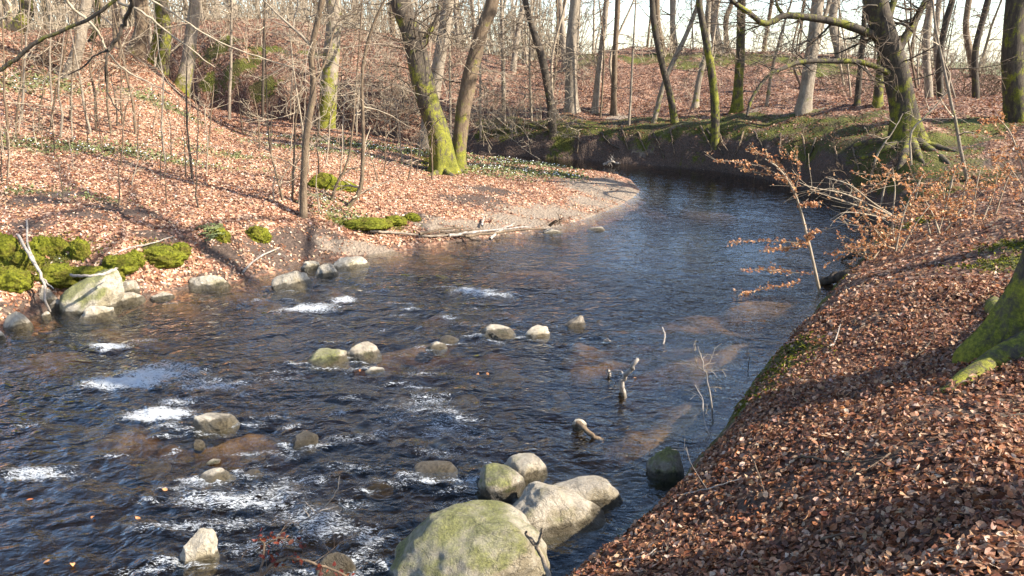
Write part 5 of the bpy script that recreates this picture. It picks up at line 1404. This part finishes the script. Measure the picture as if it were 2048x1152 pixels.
# leaves caught at the waterline and on stones
# copper leaves on the red branch and drifting ones
def leafset(name, label, P, L, seed, cat='leaves', tilt=.8, pal=COPPER, pp=COPP):
    r = np.random.default_rng(seed)
    P = np.asarray(P)
    V, Fc, Cc = leaves_geo(P, np.tile([0, 0, 1.0], (len(P), 1)), r.uniform(*L, len(P)), LT_NEAR, r, tilt, pal, pp, .4, .6)
    o = link(name, mesh_np(name, V - P[0], [Fc], [M['leaf']], False, None, {'Col': Cc})); o.location = tuple(float(v) for v in P[0])
    return tag(o, label, cat)
REDS = np.array([(0.13, 0.022, 0.012), (0.18, 0.04, 0.018), (0.08, 0.018, 0.01), (0.24, 0.08, 0.035)])
rb = [o for o in SC.objects if o.get('label', '').startswith('red-leafed branch')][0]
r = np.random.default_rng(3)
pp_ = [at_z(a + r.normal() * 8, b + r.normal() * 7, c) for a, b, c in [(528, 1085, .46), (545, 1078, .48), (560, 1075, .48), (575, 1080, .48), (600, 1086, .45), (520, 1076, .5), (560, 1122, .4), (545, 1130, .38), (580, 1118, .41), (600, 1120, .42), (640, 1130, .4), (660, 1138, .36), (690, 1150, .3), (526, 1100, .43), (535, 1110, .42)] for _ in range(5)]
c0 = np.array(rb.location)
V, Fc, Cc = leaves_geo(np.array(pp_), np.tile([0, 0, 1.0], (len(pp_), 1)), r.uniform(.03, .055, len(pp_)), LT_NEAR, r, .9, REDS, COPP, .4, .6)
link('leaves', mesh_np('leaves', V - c0, [Fc], [M['leaf']], False, None, {'Col': Cc}), rb, 'stuff')
for i, (px, py, lb) in enumerate([(276, 1038, 'orange leaf'), (186, 1034, 'dark amber leaf'), (92, 1122, 'yellow leaf lying singly'), (145, 1127, 'small amber leaf'), (60, 1000, 'faint brown leaf'), (388, 853, 'orange leaf stuck beside the pale flat-topped boulder'), (955, 748, 'rust leaf'), (975, 747, 'brown leaf'), (1270, 755, 'reddish leaf'), (720, 740, 'orange leaf beside the thin white stone'), (330, 980, 'red-brown leaf')]):
    r = np.random.default_rng(90 + i)
    P = at_z(px, py, .02)[None]
    V, Fc, Cc = leaves_geo(P, np.array([[0, 0, 1.0]]), np.array([.055]), LT_NEAR, r, .3, COPPER, COPP, .4, .6)
    o = link('floating_leaf', mesh_np('floating_leaf', V - P[0], [Fc], [M['leaf']], False, None, {'Col': Cc})); o.location = tuple(float(v) for v in P[0])
    tag(o, lb + ' floating on the ' + ('still brown water' if px < 340 else 'rippled water'), 'leaf', 'leaves afloat on the stream')

# ------------------------------------------------------------------ wood anemones and moss tufts
def tufts(name, L, dens, mats, hgt, seed, wid=.012, white=.0):
    r = np.random.default_rng(seed)
    xs, ys = [], []
    for bx, by, rx, ry in L:
        dist = math.hypot(bx, by)
        n = int(min(2600, dens * rx * ry * min(1.0, (16 / dist) ** 1.2)))
        a = r.normal(size=(n, 2)) * .55
        xs.append(bx + a[:, 0] * rx); ys.append(by + a[:, 1] * ry)
    x = np.concatenate(xs); y = np.concatenate(ys)
    z, d, lb, _ = land(x, y, True)
    m = (d > .06) & ((lb != 1) | (y > 31))
    x, y, z = x[m], y[m], z[m]
    n = len(x); dist = np.hypot(x, y); s = np.maximum(1, dist / 14)
    P = np.stack([x, y, z], 1)
    dirs = r.normal(size=(n, 3)) * [1, 1, 0]
    ups = np.tile([0, 0, 1.0], (n, 1))
    V, Fc, _ = leaves_geo(P + ups * (r.uniform(.3, 1, n) * hgt)[:, None], ups, wid * s * r.uniform(.7, 1.5, n), LT_FAR, r, .7)
    link(name, mesh_np(name, V, [Fc], [mats[0]], False), None, 'stuff')
    if white:
        k = r.uniform(0, 1, n) < white
        Pk = P[k] + ups[k] * (hgt * 1.15); nk = len(Pk)
        nm = norm(ups[k] + r.normal(size=(nk, 3)) * .4)
        V, Fc, _ = leaves_geo(Pk, nm, .026 * s[k], LT_MID, r, .1, fold=.1, curl=.1)
        V2, F2, _ = leaves_geo(Pk, nm, .026 * s[k], LT_MID, r, .1, fold=.1, curl=.1)
        link('anemone_flowers', mesh_np('anemone_flowers', np.concatenate([V, V2]), [Fc, F2 + len(V)], [mats[1]], False), None, 'stuff')
tufts('anemone_foliage', GREEN + gb([(110, 515, .3, .15), (300, 315, 1.5, .3), (700, 435, .6, .2), (640, 410, .5, .3)]), 480, [M['green'], M['white']], .08, 5, .045, .2)
tufts('moss_tufts', [b for b in MOSSY if math.hypot(b[0], b[1]) < 30], 1900, [M['moss']], .03, 6, .035)

# fern tuft on the bank
def fern(label, px, py, n, seed):
    r = np.random.default_rng(seed); g = ghit(px, py); P, D = [], []
    for i in range(n):
        a = r.uniform(0, 6.28); fr_ = branch_path(r, g.copy(), np.array([math.cos(a), math.sin(a), 1.2]), .30, 7, .05, 0, .9)
        for j in range(1, 7):
            dd = norm(fr_[j] - fr_[j - 1]); s = np.cross(dd, [0, 0, 1])
            for sg in (-1, 1):
                P.append(fr_[j] + s * sg * .03); D.append(s * sg + dd * .4)
    P = np.array(P)
    V, Fc, _ = leaves_geo(P, np.tile([0, -.3, 1.0], (len(P), 1)), np.full(len(P), .07), LT_FAR, r, .2, dirs=np.array(D))
    o = link('fern', mesh_np('fern', V - g, [Fc], [M['green']], False)); o.location = tuple(float(v) for v in g)
    tag(o, label, 'fern')
fern('small green fern drooping over the bank beside the mossy lump', 420, 465, 14, 1)
fern('second fern tuft just below the first, pale green', 425, 480, 10, 2)
